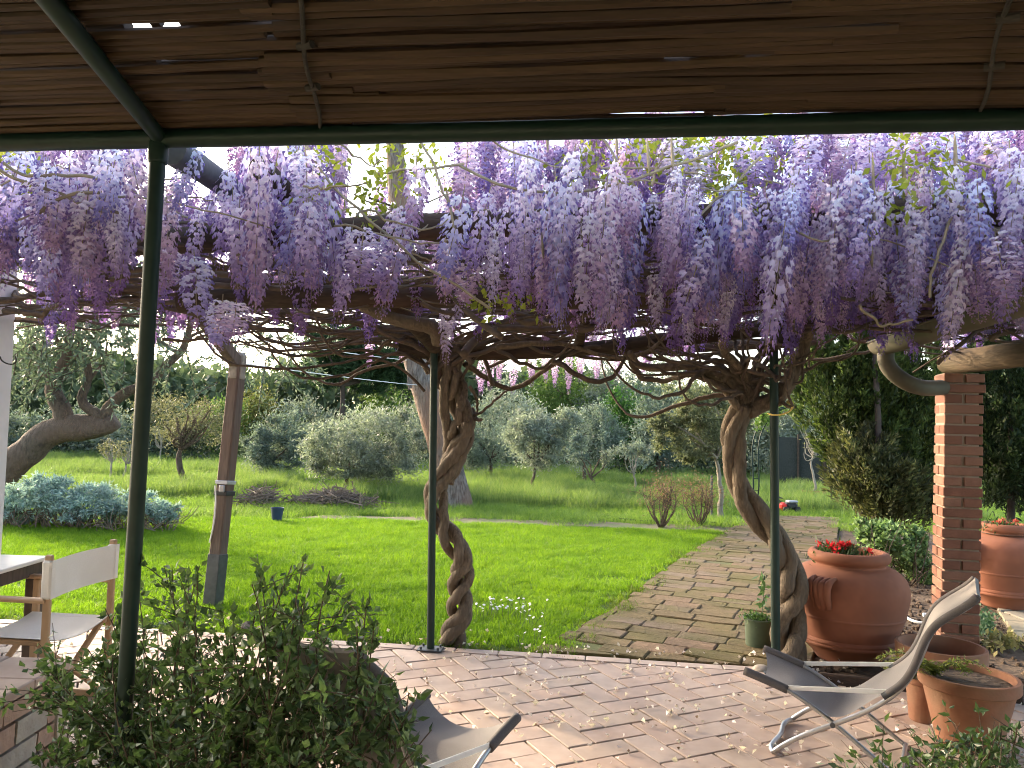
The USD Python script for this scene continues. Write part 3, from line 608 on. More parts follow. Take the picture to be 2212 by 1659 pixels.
def raceme(seed, L, wd, top, mid, bot, nf):
    rg = np.random.default_rng(seed); V, Fc, C, n = [], [], [], 0; kV, kF, kC, kn = [], [], [], 0
    for k in range(nf):
        s = ((k + rg.uniform(-.4, .4)) / nf); s = min(max(s, 0), 1) ** .93; z = -s * L; ang = 2.39996 * k + rg.normal(0, .35)
        rad = wd * (.55 + .45 * min(1, s * 5)) * (1 - .80 * max(0, (s - .35) / .65) ** 1.15) * rg.uniform(.72, 1.12)
        o = np.array([math.cos(ang), math.sin(ang), 0]); base = o * rad + [0, 0, z + .12 * rad]
        openn = 1 if s < .62 else (1 - (s - .62) / .38 * .95)
        openn *= rg.uniform(.8, 1.1)
        col = np.array(top) + (np.array(mid) - top) * min(1, s / .55) if s < .55 else np.array(mid) + (np.array(bot) - mid) * min(1, (s - .55) / .45)
        col = col * rg.uniform(.82, 1.15)
        side = np.array([-o[1], o[0], 0]); up = unit(np.array([0, 0, 1.]) + .22 * rg.normal(size=3) - .25 * o)
        side = unit(np.cross(up, o) + .15 * rg.normal(size=3)); nrm = np.cross(side, up)
        S = .0165 * (.42 + .58 * openn) * rg.uniform(.82, 1.18)
        if openn > .35:                                              # the standard petal: a shallow notched cup
            rim = [(-.55, -.7), (-1.05, .05), (-.62, .95), (0, .72), (.62, .95), (1.05, .05), (.55, -.7)]
            pts = [base + o * .006] + [base + S * (a * side + c * up) + o * S * (.30 * (abs(a) ** 1.5) - .15 * c) for a, c in rim]
            V += pts; Fc += [[n, n + 1 + i, n + 2 + i] for i in range(6)]
            cc = [col * [1.02, 1.04, .98]] + [col * (1.12 if c > .5 else 1.0) for a, c in rim]; C += cc; n += 8
        ks = S * 1.05; kb = base + o * .002 - up * S * .30; tip = kb + o * ks * .75 - np.array([0, 0, ks * (.75 if openn > .5 else 1.0)])
        kp = [kb, kb + side * ks * .42 + o * ks * .6 + up * ks * .1, tip, kb - side * ks * .42 + o * ks * .6 + up * ks * .1, kb + o * ks * .7 - up * ks * .5]
        kV += kp; kF += [[kn, kn + 1, kn + 2], [kn, kn + 2, kn + 3], [kn, kn + 4, kn + 1], [kn + 1, kn + 4, kn + 2], [kn + 2, kn + 4, kn + 3]]
        kc = np.array(mid) * .3 + np.array(bot) * .7; kC += [kc * rg.uniform(.8, 1.1)] * 5; kn += 5
    st = MB().tube([(0, 0, .05), (.003, 0, -L * .3), (-.002, .002, -L * .7), (0, 0, -L)], [.0022, .002, .0015, .0008], 4)
    return (np.array(V), np.array(Fc), np.array(C)), (np.array(kV), np.array(kF), np.array(kC)), st
# clear lilac, pinkish mauve, bluish lilac
TONES = [((.80, .77, .90), (.58, .50, .73), (.21, .12, .42)), ((.82, .74, .82), (.62, .50, .66), (.28, .16, .39)), ((.78, .82, .95), (.52, .52, .80), (.18, .13, .47)), ((.86, .84, .92), (.70, .64, .79), (.29, .21, .46))]
SHADE_TONES = [((.46, .36, .56), (.34, .23, .46), (.18, .09, .33)), ((.48, .38, .50), (.37, .25, .42), (.22, .12, .30)), ((.43, .38, .62), (.31, .24, .52), (.16, .09, .38))]  # for the far racemes: shade under the pergola painted into the petal colours
RAC, RL = [], []
for i in range(13):
    L = (.40, .46, .34, .40, .30, .44, .36, .50, .42, .26, .42, .36, .46)[i]; tn = TONES[i % 4] if i < 10 else SHADE_TONES[i - 10]
    c = stage.CreateClassPrim(f'/World/raceme_class_{i}'); UsdGeom.Xform.Define(stage, c.GetPath()); c.SetSpecifier(Sdf.SpecifierClass)
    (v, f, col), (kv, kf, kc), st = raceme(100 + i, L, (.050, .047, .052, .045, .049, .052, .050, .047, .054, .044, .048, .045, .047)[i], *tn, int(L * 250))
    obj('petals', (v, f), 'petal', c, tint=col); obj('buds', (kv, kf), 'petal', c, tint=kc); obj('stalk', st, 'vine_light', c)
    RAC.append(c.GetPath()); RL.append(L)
rng = np.random.default_rng(77)
# the large racemes one can tell apart: x, top, bottom, bearer's distance
KEY = [(55, 330, 500), (150, 345, 560), (222, 330, 585), (18, 380, 590), (262, 350, 540), (560, 330, 690), (602, 318, 560), (642, 340, 560), (540, 350, 620), (700, 395, 665), (572, 470, 690), (1010, 310, 470), (1108, 300, 430), (1140, 310, 560), (1200, 400, 720), (1225, 430, 690), (1320, 390, 745), (1275, 470, 700), (1300, 500, 690), (1375, 430, 690), (1350, 400, 640), (1130, 470, 680), (1480, 440, 650), (1570, 420, 700), (1522, 520, 740), (1600, 430, 620), (1690, 520, 780), (1745, 290, 430), (1722, 410, 640), (1830, 395, 640), (1762, 420, 620), (1935, 390, 650), (1962, 560, 720), (2010, 420, 600), (2082, 410, 590), (2150, 510, 680), (2050, 290, 430), (2180, 330, 500), (1842, 280, 410), (820, 515, 640), (785, 500, 630), (962, 535, 660), (1010, 560, 670), (480, 650, 760), (510, 655, 740), (660, 330, 500), (1450, 300, 430), (1510, 320, 460), (1630, 300, 420), (420, 560, 700), (370, 540, 640), (100, 380, 560), (190, 420, 620), (2110, 560, 700), (1880, 300, 430), (1985, 300, 420), (2140, 300, 430)]
counts = {0: 0, 1: 0}; extra = []
def put(x, yt, Y, scale, i):
    p = at(x, yt, Y); vi = 0 if x < 1230 else 1
    rot = (rng.normal(0, 6), rng.normal(0, 6), rng.uniform(0, 360))
    if counts[vi] < 296: copy_of(RAC[i], 'flower_raceme', p, rot, scale, parent=str((vine1, vine2)[vi].GetPath())); counts[vi] += 1
    else: extra.append((p, rot, scale, i))
for x, y0, y1 in KEY:
    Y = rng.uniform(3.05, 3.6); L = (y1 - y0) / F * Y; i = int(rng.integers(10))
    s = L / RL[i]; k = float(np.clip(1.15 / s ** .5, 1.0, 1.3))
    put(x, y0, Y, (k, k, s), i)
fill = []
for k in range(1900):
    ly = (0, 1, 2, 1, 2, 1, 2, 2)[k % 8]
    Y = (rng.uniform(3.05, 3.7), rng.uniform(3.8, 5.0), rng.uniform(5.0, 6.8))[ly]; x = rng.uniform(-120, 2330); hz = 905 + .028 * (x - 1106)
    z = (rng.uniform(.78, 1.05), rng.uniform(.82, 1.42), rng.uniform(.80, 1.85))[ly]
    y = hz - z / Y * F
    if y < 235 or y > 800: continue
    if ((250 < x < 330 and y < 420) or (740 < x < 980 and y < 440)) and rng.random() < .88: continue
    if 345 < x < 500 and (ly == 0 or y < 420) and rng.random() < .85: continue
    if 1450 < x < 1700 and y < 400 and rng.random() < .5: continue
    if 300 < x < 1100 and y > 470 and rng.random() < .6: continue
    if 660 < x < 1000 and ly < 2 and rng.random() < .6: continue
    if x < 330 and y > 470 and rng.random() < .6: continue
    if y > 640 and not (1000 < x < 1560 and y < 790) and rng.random() < .85: continue
    fill.append((Y, x, y))
for k in range(230):
    x = rng.uniform(-100, 2330); y = rng.uniform(225, 335); Y = rng.uniform(3.7, 5.4)
    if 745 < x < 975 or 345 < x < 500 or (1450 < x < 1690 and rng.random() < .6): continue
    fill.append((Y, x, y))
fill.sort()
for Y, x, y in fill: put(x, y, Y, rng.uniform(.66, 1.05) * np.array([1.05, 1.05, 1.12 if Y < 3.8 else 1]), int(rng.integers(10)) if Y < 3.8 or rng.random() < .25 else int(rng.integers(10, 13)))  # near racemes stay pale, most far ones take the shade-painted tones
for x, y, Y in ((1060, 790, 7.6), (1110, 800, 7.8), (1150, 780, 7.6), (1200, 785, 8), (1255, 770, 7.6), (1290, 775, 7.8), (1335, 770, 7.6), (1040, 800, 7.4), (800, 735, 6.9), (870, 720, 6.9), (1390, 760, 7.6), (1180, 770, 7.4), (1230, 790, 7.2), (1080, 770, 7.0)):
    put(x, y - 20, Y, .75, 1 + 4 * int(rng.integers(2)))
if extra:
    pi = UsdGeom.PointInstancer.Define(stage, f'{vine2.GetPath()}/far_racemes'); tag(pi.GetPrim(), kind='stuff'); pr = []
    for i in range(13):
        q = stage.DefinePrim(f'{pi.GetPath()}/raceme_{i}', 'Xform'); q.GetReferences().AddInternalReference(RAC[i]); pr.append(q.GetPath())
    pi.CreatePrototypesRel().SetTargets(pr)
    pi.CreateProtoIndicesAttr([int(e[3]) for e in extra]); pi.CreatePositionsAttr([Gf.Vec3f(*map(float, e[0])) for e in extra])
    pi.CreateScalesAttr([Gf.Vec3f(*map(float, np.broadcast_to(e[2], 3))) for e in extra])
    pi.CreateOrientationsAttr([Gf.Quath(*(lambda h: (math.cos(h), 0, 0, math.sin(h)))(math.radians(e[1][2]) / 2)) for e in extra])
# young leaves
P = []
for cx, cy, sx, sy, n, Y in ((790, 420, 50, 30, 60, 3.5), (880, 350, 60, 40, 90, 4), (1480, 330, 70, 30, 160, 3.6), (1560, 400, 60, 40, 120, 3.7), (1960, 360, 40, 25, 70, 3.2), (1500, 300, 110, 25, 140, 4.2), (2080, 400, 60, 50, 80, 3.4), (1080, 650, 30, 8, 50, 4.2), (2130, 640, 40, 15, 40, 4.3), (20, 350, 40, 20, 60, 3.3), (1300, 350, 80, 40, 60, 3.8), (1640, 330, 60, 40, 140, 4.0), (700, 330, 60, 30, 60, 3.7)):
    for k in range(n // 3):
        o = at(cx + rng.normal(0, sx), cy + rng.normal(0, sy), Y + rng.normal(0, .2)); d = unit(rng.normal(size=3) + [0, 0, -.4])
        P += [o + d * .022 * j for j in range(7)]
v, f, c = leaves(P, rng, .042, .021, ((.16, .20, .04), (.30, .33, .08)), droop=.5)
obj('young_leaves', (v, f), 'young_leaf', vine2, tint=c)
obj('strap_loop', MB().tube(smoothline([at(1660, 893, 5.2), at(1685, 896, 5.15), at(1706, 888, 5.15), at(1712, 876, 5.2), at(1700, 868, 5.3)], 16), .013, 8, flat=.4), 'yellow_strap', label='yellow strap loop tied round the bent wisteria stem', cat='strap')

# ------------------------------------------------------------------ grass
def blades(n, size, h, w, pal, rng, lean=.5):
    p = np.c_[rng.uniform(-size / 2, size / 2, (n, 2)), np.zeros(n)]; d = np.c_[rng.normal(0, lean, (n, 2)), np.ones(n)]; d = unit(d)
    hh = h * rng.uniform(.5, 1.25, n)[:, None]; s = rng.normal(size=(n, 3)); s[:, 2] = 0; s = unit(s) * w / 2
    bend = np.c_[rng.normal(0, .25, (n, 2)), np.zeros(n)] * hh
    v = np.stack([p - s, p + s, p + d * hh * .6 + s * .7, p + d * hh * .6 - s * .7, p + d * hh + bend], 1).reshape(-1, 3)
    k = np.arange(n)[:, None] * 5; f = np.vstack([k + [0, 1, 2], k + [0, 2, 3], k + [3, 2, 4]])
    u = rng.random((n, 1)); c = np.array(pal[0]) + u * (np.array(pal[1]) - pal[0])
    return v, f, np.repeat(c, 5, 0)
def scatter(name, protos, pts, scale, kind='stuff', rng=None, label=None, cat=None, m='grass'):
    pi = UsdGeom.PointInstancer.Define(stage, numbered(f'/World/{name}')); tag(pi.GetPrim(), label, cat, kind=kind); pr = []
    for i, (v, f, c) in enumerate(protos):
        q = obj('patch', (v, f), m, pi.GetPrim(), tint=c); pr.append(q.GetPath())
    pi.CreatePrototypesRel().SetTargets(pr); n = len(pts)
    pi.CreateProtoIndicesAttr(rng.integers(0, len(protos), n).tolist())
    pi.CreatePositionsAttr(Vt.Vec3fArray.FromNumpy(np.asarray(pts, np.float32)))
    s = rng.uniform(*scale, n); pi.CreateScalesAttr(Vt.Vec3fArray.FromNumpy(np.stack([np.ones(n), np.ones(n), s], 1).astype(np.float32)))
    a = rng.uniform(0, np.pi, n); pi.CreateOrientationsAttr([Gf.Quath(math.cos(x), 0, 0, math.sin(x)) for x in a])
    return pi
rng = np.random.default_rng(51)
LP = Polygon(LAWN); pts = []
for x in np.arange(-9.6, 3.6, .22):
    for y in np.arange(5.2, 12.8, .22):
        q = np.array([x, y]) + rng.uniform(-.08, .08, 2)
        if LP.buffer(-.13 + .05 * rng.normal()).contains(Point(q)): pts.append((*q, -.02))
pts = np.array(pts)
hs = meshkit.fbm(pts * 1.6, 3, 4)
protos = [blades(420, .34, .055, .0065, ((.10, .195, .016), (.19, .32, .032)) if i % 2 else ((.08, .165, .016), (.16, .285, .03)), rng) for i in range(5)]
scatter('lawn_grass', protos, pts, (.65, 1.15), rng=rng, label='short bright green grass of the mown lawn', cat='grass')
fringe = []
for t in np.arange(-7, 1.25, .09): fringe.append((*edge(t, rng.uniform(.03, .16)), -.02))
for a, b in zip(PL[1:-1], PL[2:]):
    for t in np.arange(0, 1, .05): fringe.append((*(a + (b - a) * t + rng.normal(0, .09, 2)), -.015))
a, b = PL[0], PL[1]
for t in np.arange(0, 1.4, .05): fringe.append((*(a + (b - a) * t + rng.normal(0, .06, 2)), -.015))
scatter('edge_grass', [blades(60, .16, .06, .007, ((.05, .09, .015), (.12, .17, .04)), rng, .8) for i in range(4)], fringe, (.5, 1.25), rng=rng, label='ragged grass along the edges of the lawn', cat='grass')
pts = []
for x in np.arange(-17, 17, .42):
    for y in np.arange(12.9, 27, .42):
        q = np.array([x, y]) + rng.uniform(-.2, .2, 2)
        if abs(q[0]) > .72 * q[1] + 1: continue
        if LP.buffer(.15).contains(Point(q)) or Polygon(PB).buffer(.1).contains(Point(q)): continue
        if q[1] < 13.2 and -3.4 < q[0] < 4.4 and rng.random() < .8: continue
        pts.append((*q, -.06))
for x in np.arange(-12, -4.5, .42):
    for y in np.arange(10.4, 13, .42):
        if not LP.buffer(.1).contains(Point(x, y)): pts.append((x, y, -.06))
pts = np.array(pts); tall = meshkit.fbm(pts * .55, 3, 9)
pal = ((.09, .17, .04), (.19, .29, .09))
A = [blades(260, .62, .22, .010, pal, rng, .35) for i in range(4)]
B = [blades(260, .62, .34, .011, ((.08, .15, .06), (.19, .26, .12)), rng, .3) for i in range(3)]
near = (pts[:, 1] < 15.0) | (tall < .47)
scatter('meadow_grass', A, pts[near], (.45, .85), rng=rng, label='loose green meadow grass behind the mown lawn', cat='grass')
scatter('tall_meadow_grass', B, pts[~near], (.6, 1.25), rng=rng, label='tall pale green grass under the olive trees', cat='grass')

# daisies beside the middle stem, petals on the patio
def daisy(rg):
    m = MB(); h = rg.uniform(.07, .13); tip = np.array([rg.normal(0, .02), rg.normal(0, .02), h])
    m.tube([(0, 0, 0), tip * [.4, .4, .6], tip], .0015, 4); q = []
    n_ = unit(np.array([rg.normal(0, .4), rg.normal(-.3, .3), 1])); a = unit(np.cross(n_, [1, 0, 0])); bb = np.cross(n_, a)
    p = MB(); ring = [tip + .012 * (math.cos(t) * a + math.sin(t) * bb) * (1 if i % 2 else .8) for i, t in enumerate(np.linspace(0, 2 * np.pi, 16, endpoint=False))]
    p.add([tip + n_ * .002] + ring, [[0, 1 + i, 1 + (i + 1) % 16] for i in range(16)])
    return m, p
rg = np.random.default_rng(6); sm, pm = MB(), MB()
for k in range(60):
    c = gnd(1085 + rg.normal(0, 38), 1328 + rg.normal(0, 10), 0) if k < 48 else gnd(rg.uniform(1120, 1180), rg.uniform(1345, 1410))
    a, p = daisy(rg); v, f = a.get(); sm.add(v + c - [0, 0, .01], f); v, f = p.get(); pm.add(v + c - [0, 0, .01], f)
ds = thing('daisies', 'cluster of small white daisies in the grass right of the twisted stem', 'daisies', kind='stuff')
obj('stems', sm, 'green_plastic', ds); obj('flower_heads', pm, 'white_plastic', ds)
rg = np.random.default_rng(61); n = 820; P = []
while len(P) < n:
    x, y = rg.uniform(-3.2, 3.2), rg.uniform(3.3, 6.2)
    if (np.array([x, y]) - PE0) @ en < .25 + .1 * rg.normal() and seen((x, y)) and rg.random() < (1 if x > -.4 else .5): P.append((x, y, .020 if (np.array([x, y]) - PE0) @ en < 0 else .03))
P = np.array(P); P[:, :2] += rg.normal(0, .012, (n, 2))
v1, f1, c1 = leaves(P + [0, 0, .004], rg, .030, .025, ((.48, .40, .42), (.78, .72, .70)), D=np.c_[rg.normal(size=(n, 2)), np.full(n, .25)], spread=.25, fold=.5)
k = rg.random(n) < .45
v2, f2, c2 = leaves(P[k] + [.008, .004, .003], rg, .02, .014, ((.16, .10, .08), (.34, .24, .2)), D=np.c_[rg.normal(size=(k.sum(), 2)), np.full(k.sum(), .2)], spread=.25, fold=.6)
me, tc = cat_t([(v1, f1, c1), (v2, f2, c2)])
obj('fallen_petals', me, 'foliage', tint=tc, kind='stuff', label='fallen wisteria petals strewn over the patio tiles', cat='petals')

# ------------------------------------------------------------------ trees and shrubs
OLIVE = ((.16, .19, .16), (.29, .33, .275)); OLIVE_D = ((.115, .15, .128), (.22, .27, .225)); PINE = ((.022, .048, .022), (.06, .105, .04)); LIME = ((.06, .12, .025), (.17, .25, .06)); DRY = ((.12, .125, .07), (.23, .22, .13))
def crown(px, Y, n, rng, L, W, pal, clumps=40, spread=.26, dz=1., droop=.0, tintvar=.14):
    """Foliage in ellipsoids given as picture boxes (x, y, rx, ry) at the distance Y."""
    out = []; tot = sum(a[2] * a[3] for a in px)
    for x, y, rx, ry in px:
        c = at(x, y, Y); sx, sz = rx / F * Y, ry / F * Y; sy = sx * dz
        m = max(6, int(clumps * rx * ry / tot)); k = int(n * rx * ry / tot / m)
        d = unit(rng.normal(size=(m, 3))) * (rng.random((m, 1)) ** .45) * (1 - spread * .6)
        for q in d:
            s = spread * rng.uniform(.6, 1.25); g_ = rng.normal(size=(k, 3)); g_ = unit(g_) * np.abs(rng.normal(0, 1, (k, 1))) ** .8 * s * .85
            P = c + (q + g_) * [sx, sy, sz]
            br = 1 + tintvar * rng.normal()
            v, f, t = leaves(P, rng, L, W, np.array(pal) * np.clip(br, .55, 1.5), D=np.tile(unit(q + [0, 0, .2]), (k, 1)), spread=1.6, droop=droop)
            out.append((v, f, t))
    return cat_t(out)
def tree(name, label, Y, trunk, boxes, n, L, W, pal, m='bark_olive', seed=0, cat='tree', r=.06, group=None, limbs=6, clumps=40, spread=.26, base=-.08, leafm='foliage', droop=0., dz=1., jit=.03):
    rg = np.random.default_rng(seed); t = thing(name, label, cat, group=group)
    pts = [at(*p, Y) for p in trunk]; pts[0][2] = base
    tm = MB().tube(smoothline(pts, 24, jit, seed), np.linspace(r, r * .55, 24), 9, rough=.25, seed=seed)
    top = pts[-1]
    for i in range(limbs):
        bx_ = boxes[i % len(boxes)]
        e = at(bx_[0] + rg.uniform(-.6, .6) * bx_[2], bx_[1] + rg.uniform(-.7, .3) * bx_[3], Y) + [0, rg.uniform(-.5, .5) * bx_[2] / F * Y, 0]
        tm.tube(smoothline([top - [0, 0, .03], (top + e) / 2 + rg.normal(0, .08, 3) - [0, 0, .05], e], 12, .03, seed + i), np.linspace(r * .5, r * .1, 12), 6)
    obj('trunk', tm, m, t, smooth=True)
    if n:
        me, c = crown(boxes, Y, n, rg, L, W, pal, clumps, spread, dz=dz, droop=droop); obj('crown', me, leafm, t, tint=c)
    return t
tree('olive_tree', 'broad grey olive left of the tall pine trunk, with a forked thin trunk', 17.0, ((746, 1064), (749, 1040), (752, 1010)), ((790, 950, 150, 100), (715, 965, 90, 80), (865, 945, 85, 95), (780, 1005, 120, 40)), 26000, .085, .025, OLIVE, seed=1, r=.055, clumps=90)
tree('olive_tree', 'dense dark olive between the leaning timber and the broad olive', 20.5, ((592, 1035), (590, 1015), (588, 990)), ((590, 960, 70, 78), (565, 980, 50, 55), (635, 955, 50, 70), (590, 1005, 65, 30)), 17000, .09, .028, OLIVE_D, seed=2, r=.06, clumps=60)
tree('olive_tree', 'round young olive on a thin straight trunk right of the twisted stem', 18.2, ((1151, 1064), (1152, 1035), (1156, 1005)), ((1160, 950, 88, 75), (1125, 930, 60, 55), (1210, 935, 62, 60)), 17000, .085, .025, OLIVE, seed=3, r=.045, clumps=60)
tree('olive_tree', 'dark grey olive behind the round young olive, towards the bright bush', 22.0, ((1265, 1030), (1262, 1005), (1262, 990)), ((1265, 950, 70, 80), (1305, 935, 50, 70)), 15000, .085, .024, OLIVE_D, seed=4, r=.06, clumps=50)
tree('olive_tree', 'grey olive half hidden behind the twisted stem', 21.0, ((1060, 1035), (1060, 1010), (1060, 990)), ((1055, 950, 75, 85), (1015, 970, 50, 70)), 16000, .085, .024, OLIVE_D, seed=5, r=.06, clumps=55)
tree('pruned_olive', 'small hard pruned olive with two bare forked limbs and tufts', 20.0, ((1283, 1055), (1280, 1036), (1276, 1030)), ((1249, 988, 14, 14), (1310, 988, 13, 22)), 700, .08, .024, OLIVE, seed=6, r=.05, limbs=4, clumps=10, spread=.5)
tree('pruned_olive', 'small pruned olive with an open wide crown on a thin pale stem', 19.5, ((1372, 1058), (1371, 1032), (1370, 1022)), ((1350, 980, 28, 24), (1400, 978, 28, 26), (1372, 968, 26, 18)), 2200, .075, .022, OLIVE, 'bark_grey', seed=7, r=.035, limbs=6, clumps=22, spread=.45)
tree('olive_tree', 'tall pale olive with a slender whitish trunk beside the bent stem', 14.2, ((1557, 1122), (1556, 1060), (1552, 1015), (1548, 985)), ((1520, 910, 90, 85), (1470, 880, 60, 60), (1580, 900, 55, 90), (1500, 980, 65, 38), (1440, 930, 45, 55)), 24000, .07, .023, ((.11, .13, .075), (.24, .255, .15)), 'bark_grey', seed=8, r=.055, clumps=110, limbs=8)
tree('bare_tree', 'thinly leaved tree with fine bare branches behind the left green post', 17.0, ((396, 1056), (392, 1025), (386, 990), (392, 965)), ((410, 900, 85, 70), (380, 930, 60, 50), (450, 920, 50, 70)), 4200, .06, .018, DRY, 'bark_olive', seed=9, r=.085, limbs=26, clumps=60, spread=.45)
for i, (x, y, Y) in enumerate(((238, 1040, 18.5), (268, 1045, 17.8), (344, 1012, 24))):
    tree('sapling', ('slim bare sapling furthest left in the meadow', 'slim bare sapling beside the left green post', 'pale bare sapling at the hedge right of the left green post')[i], Y, ((x, y), (x + 2, y - 25), (x + 4, y - 45)), ((x, y - 75, 30, 30),), 350, .06, .02, DRY, 'bark_grey', seed=20 + i, r=.03, limbs=9, clumps=12, spread=.5)
# hedge trees far behind
FAR = ((40, 950, 90, 75, 26, OLIVE_D), (140, 940, 90, 85, 27, OLIVE_D), (250, 950, 80, 75, 26.5, OLIVE), (340, 930, 90, 85, 28, DRY), (470, 930, 80, 85, 29, LIME), (560, 890, 70, 60, 31, ((.10, .12, .035), (.24, .24, .08))), (650, 930, 90, 80, 30, OLIVE), (960, 950, 70, 75, 27, OLIVE_D), (1110, 920, 80, 80, 29, OLIVE), (1220, 850, 85, 75, 34, LIME), (1350, 935, 50, 80, 28, ((.03, .09, .02), (.08, .18, .03))), (1330, 860, 70, 70, 33, OLIVE), (1420, 950, 60, 75, 25, OLIVE_D), (1440, 870, 85, 80, 32, OLIVE_D), (1560, 930, 80, 100, 27, OLIVE_D), (1680, 930, 80, 110, 25, OLIVE), (-60, 930, 80, 100, 25, OLIVE_D), (1790, 900, 90, 120, 27, OLIVE_D), (840, 880, 70, 80, 32, LIME))
names = ('dark grey olive in the far hedge at the left edge', 'dark olive in the far hedge behind the leaning thick trunk', 'grey olive in the far hedge above the silver bush', 'dry greenish tree in the far hedge behind the bare tree', 'yellow green bush in the far hedge left of the leaning timber', 'golden green tree top right of the leaning timber head', 'pale grey olive in the far hedge behind the dark olive', 'dark olive in the far hedge just left of the tall pine trunk', 'grey green olive in the far hedge above the round young olive', 'light green tree top under the hanging vine loops', 'vivid dark green bush between the grey olives', 'grey tree top behind the vivid green bush', 'dark olive in the far hedge behind the pruned olives', 'dark tree top left of the tall pale olive', 'dark tree in the hedge behind the tall pale olive', 'grey green tree behind the green garden arch', 'dark tree in the far hedge outside the left wall', 'dark tree behind the far fence at right', 'light green tree top left of the tall pine trunk')
for i, (x, y, rx, ry, Y, pal) in enumerate(FAR):
    if x > 900: y, ry, rx = y - 22, ry * 1.22, rx * 1.1
    tree('hedge_tree', names[i], Y, ((x, 1035), (x + 3, 1000), (x, y + 20)), ((x, y, rx, ry), (x - rx * .4, y + ry * .45, rx * .8, ry * .6), (x + rx * .4, y + ry * .4, rx * .8, ry * .65)), 9500, .13, .05, pal, seed=200 + i, r=.09, limbs=3, clumps=75, cat='tree', spread=.30)
# the dark foot of the hedge
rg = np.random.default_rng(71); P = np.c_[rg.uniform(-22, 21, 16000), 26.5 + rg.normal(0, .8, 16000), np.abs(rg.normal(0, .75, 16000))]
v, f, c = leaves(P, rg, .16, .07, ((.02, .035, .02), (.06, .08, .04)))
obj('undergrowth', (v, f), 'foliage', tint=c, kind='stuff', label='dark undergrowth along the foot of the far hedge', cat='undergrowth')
rg = np.random.default_rng(72); P = np.c_[rg.uniform(-40, 40, 46000), rg.uniform(37, 46, 46000), rg.random(46000) ** .75 * 4.9]; P[:, 2] *= .40 + .85 * meshkit.fbm(np.c_[P[:, :1] * .22, P[:, :1] * 0, P[:, :1] * 0], 4, 5)
v, f, c = leaves(P, rg, .55, .34, ((.06, .09, .05), (.13, .165, .095)))
obj('far_wood', (v, f), 'foliage', tint=c, kind='stuff', label='far wood beyond the olive trees', cat='wood')
tree('pine_tree', 'dark green pine whose layered boughs show under the pergola at left', 31, ((745, 1010), (742, 930), (740, 830)), ((745, 770, 110, 48), (680, 785, 65, 42), (820, 780, 85, 48), (760, 728, 120, 36), (850, 815, 60, 36), (740, 832, 80, 14)), 24000, .26, .06, PINE, 'conifer_bark', seed=30, r=.16, clumps=110, limbs=9, spread=.24, dz=.6)
tp2 = thing('tall_pine', 'tall pine with a massive grey furrowed trunk leaning behind the twisted stem', 'tree')
pts = [at(987, 1096, 15), at(975, 1040, 15), at(945, 930, 15), at(905, 800, 15), at(880, 640, 15), at(860, 420, 15), at(850, 200, 15)]; pts[0][2] = -.15
obj('trunk', MB().tube(smoothline(pts, 60, .02, 3), np.interp(np.linspace(0, 1, 60), [0, .05, .2, .6, 1], [.34, .285, .255, .24, .13]), 22, rough=.13, seed=5), 'bark_pine', tp2, smooth=True)
rg = np.random.default_rng(99); br = MB(); out = []; top = pts[-1]
for i in range(14):
    a = i * 2.4; e = top + [math.cos(a) * rg.uniform(1, 2.6), math.sin(a) * rg.uniform(1, 2.6), rg.uniform(.3, 1.4)]
    br.tube(smoothline([top - [0, 0, .4], (top + e) / 2 - [0, 0, .1], e], 10), np.linspace(.07, .02, 10), 6)
    P = e + rg.normal(size=(500, 3)) * [.6, .6, .22]; out.append(leaves(P, rg, .22, .02, PINE, D=np.tile([0, 0, 1.], (500, 1)), spread=1.2))
obj('bough', br, 'bark_pine', tp2, smooth=True); me, c = cat_t(out); obj('crown', me, 'foliage', tp2, tint=c)
bs = MB()
for i in range(9): o = at(884 + rg.uniform(-6, 14), 800 + rg.uniform(-20, 25), 14.72); bs.box(o, (.05, .02, rg.uniform(.2, .5)), rotz(rg.normal(0, .3)), .006)
obj('peeling_bark', bs, 'bark_pine', tp2)

# old leaning olive at left
ol = thing('leaning_olive', 'old olive whose thick leaning trunk crosses behind the left green post', 'tree'); OY = 12.0
def LP_(*p): return [at(x, y, OY + (q[0] if q else 0)) for x, y, *q in p]
p0 = LP_((-70, 1085), (-20, 1050), (30, 1000), (75, 965), (120, 932), (160, 925), (205, 920), (250, 908)); p0[0][2] = -.1
obj('trunk', MB().tube(smoothline(p0, 40, .04, 2), np.interp(np.linspace(0, 1, 40), [0, .3, .6, .8, 1], [.27, .24, .22, .20, .12]), 14, rough=.28, seed=6), 'bark_olive', ol, smooth=True)
for i, (pp, r0, r1) in enumerate(((((135, 930), (140, 900), (128, 870), (115, 845), (120, 820), (135, 790), (150, 740), (140, 690)), .16, .04), (((225, 915), (200, 888), (178, 868), (185, 835), (192, 800), (180, 760), (175, 700)), .085, .03), (((222, 905), (250, 865), (290, 840), (320, 830), (355, 795), (385, 765), (402, 735), (412, 690), (425, 640)), .095, .035), (((115, 840), (95, 800), (75, 760), (60, 700)), .06, .02), (((402, 735), (440, 715), (490, 712)), .03, .01), (((185, 835), (215, 790), (235, 740)), .03, .012), (((140, 760), (110, 700), (100, 640)), .04, .015), (((385, 765), (330, 720), (300, 670)), .03, .01), (((490, 712), (560, 760), (590, 790)), .014, .006))):
    obj('limb', MB().tube(smoothline(LP_(*pp), 26, .03, i), np.linspace(r0, r1, 26), 9, rough=.2, seed=i), 'bark_olive', ol, smooth=True)
rg = np.random.default_rng(41); out = []; tw = MB()
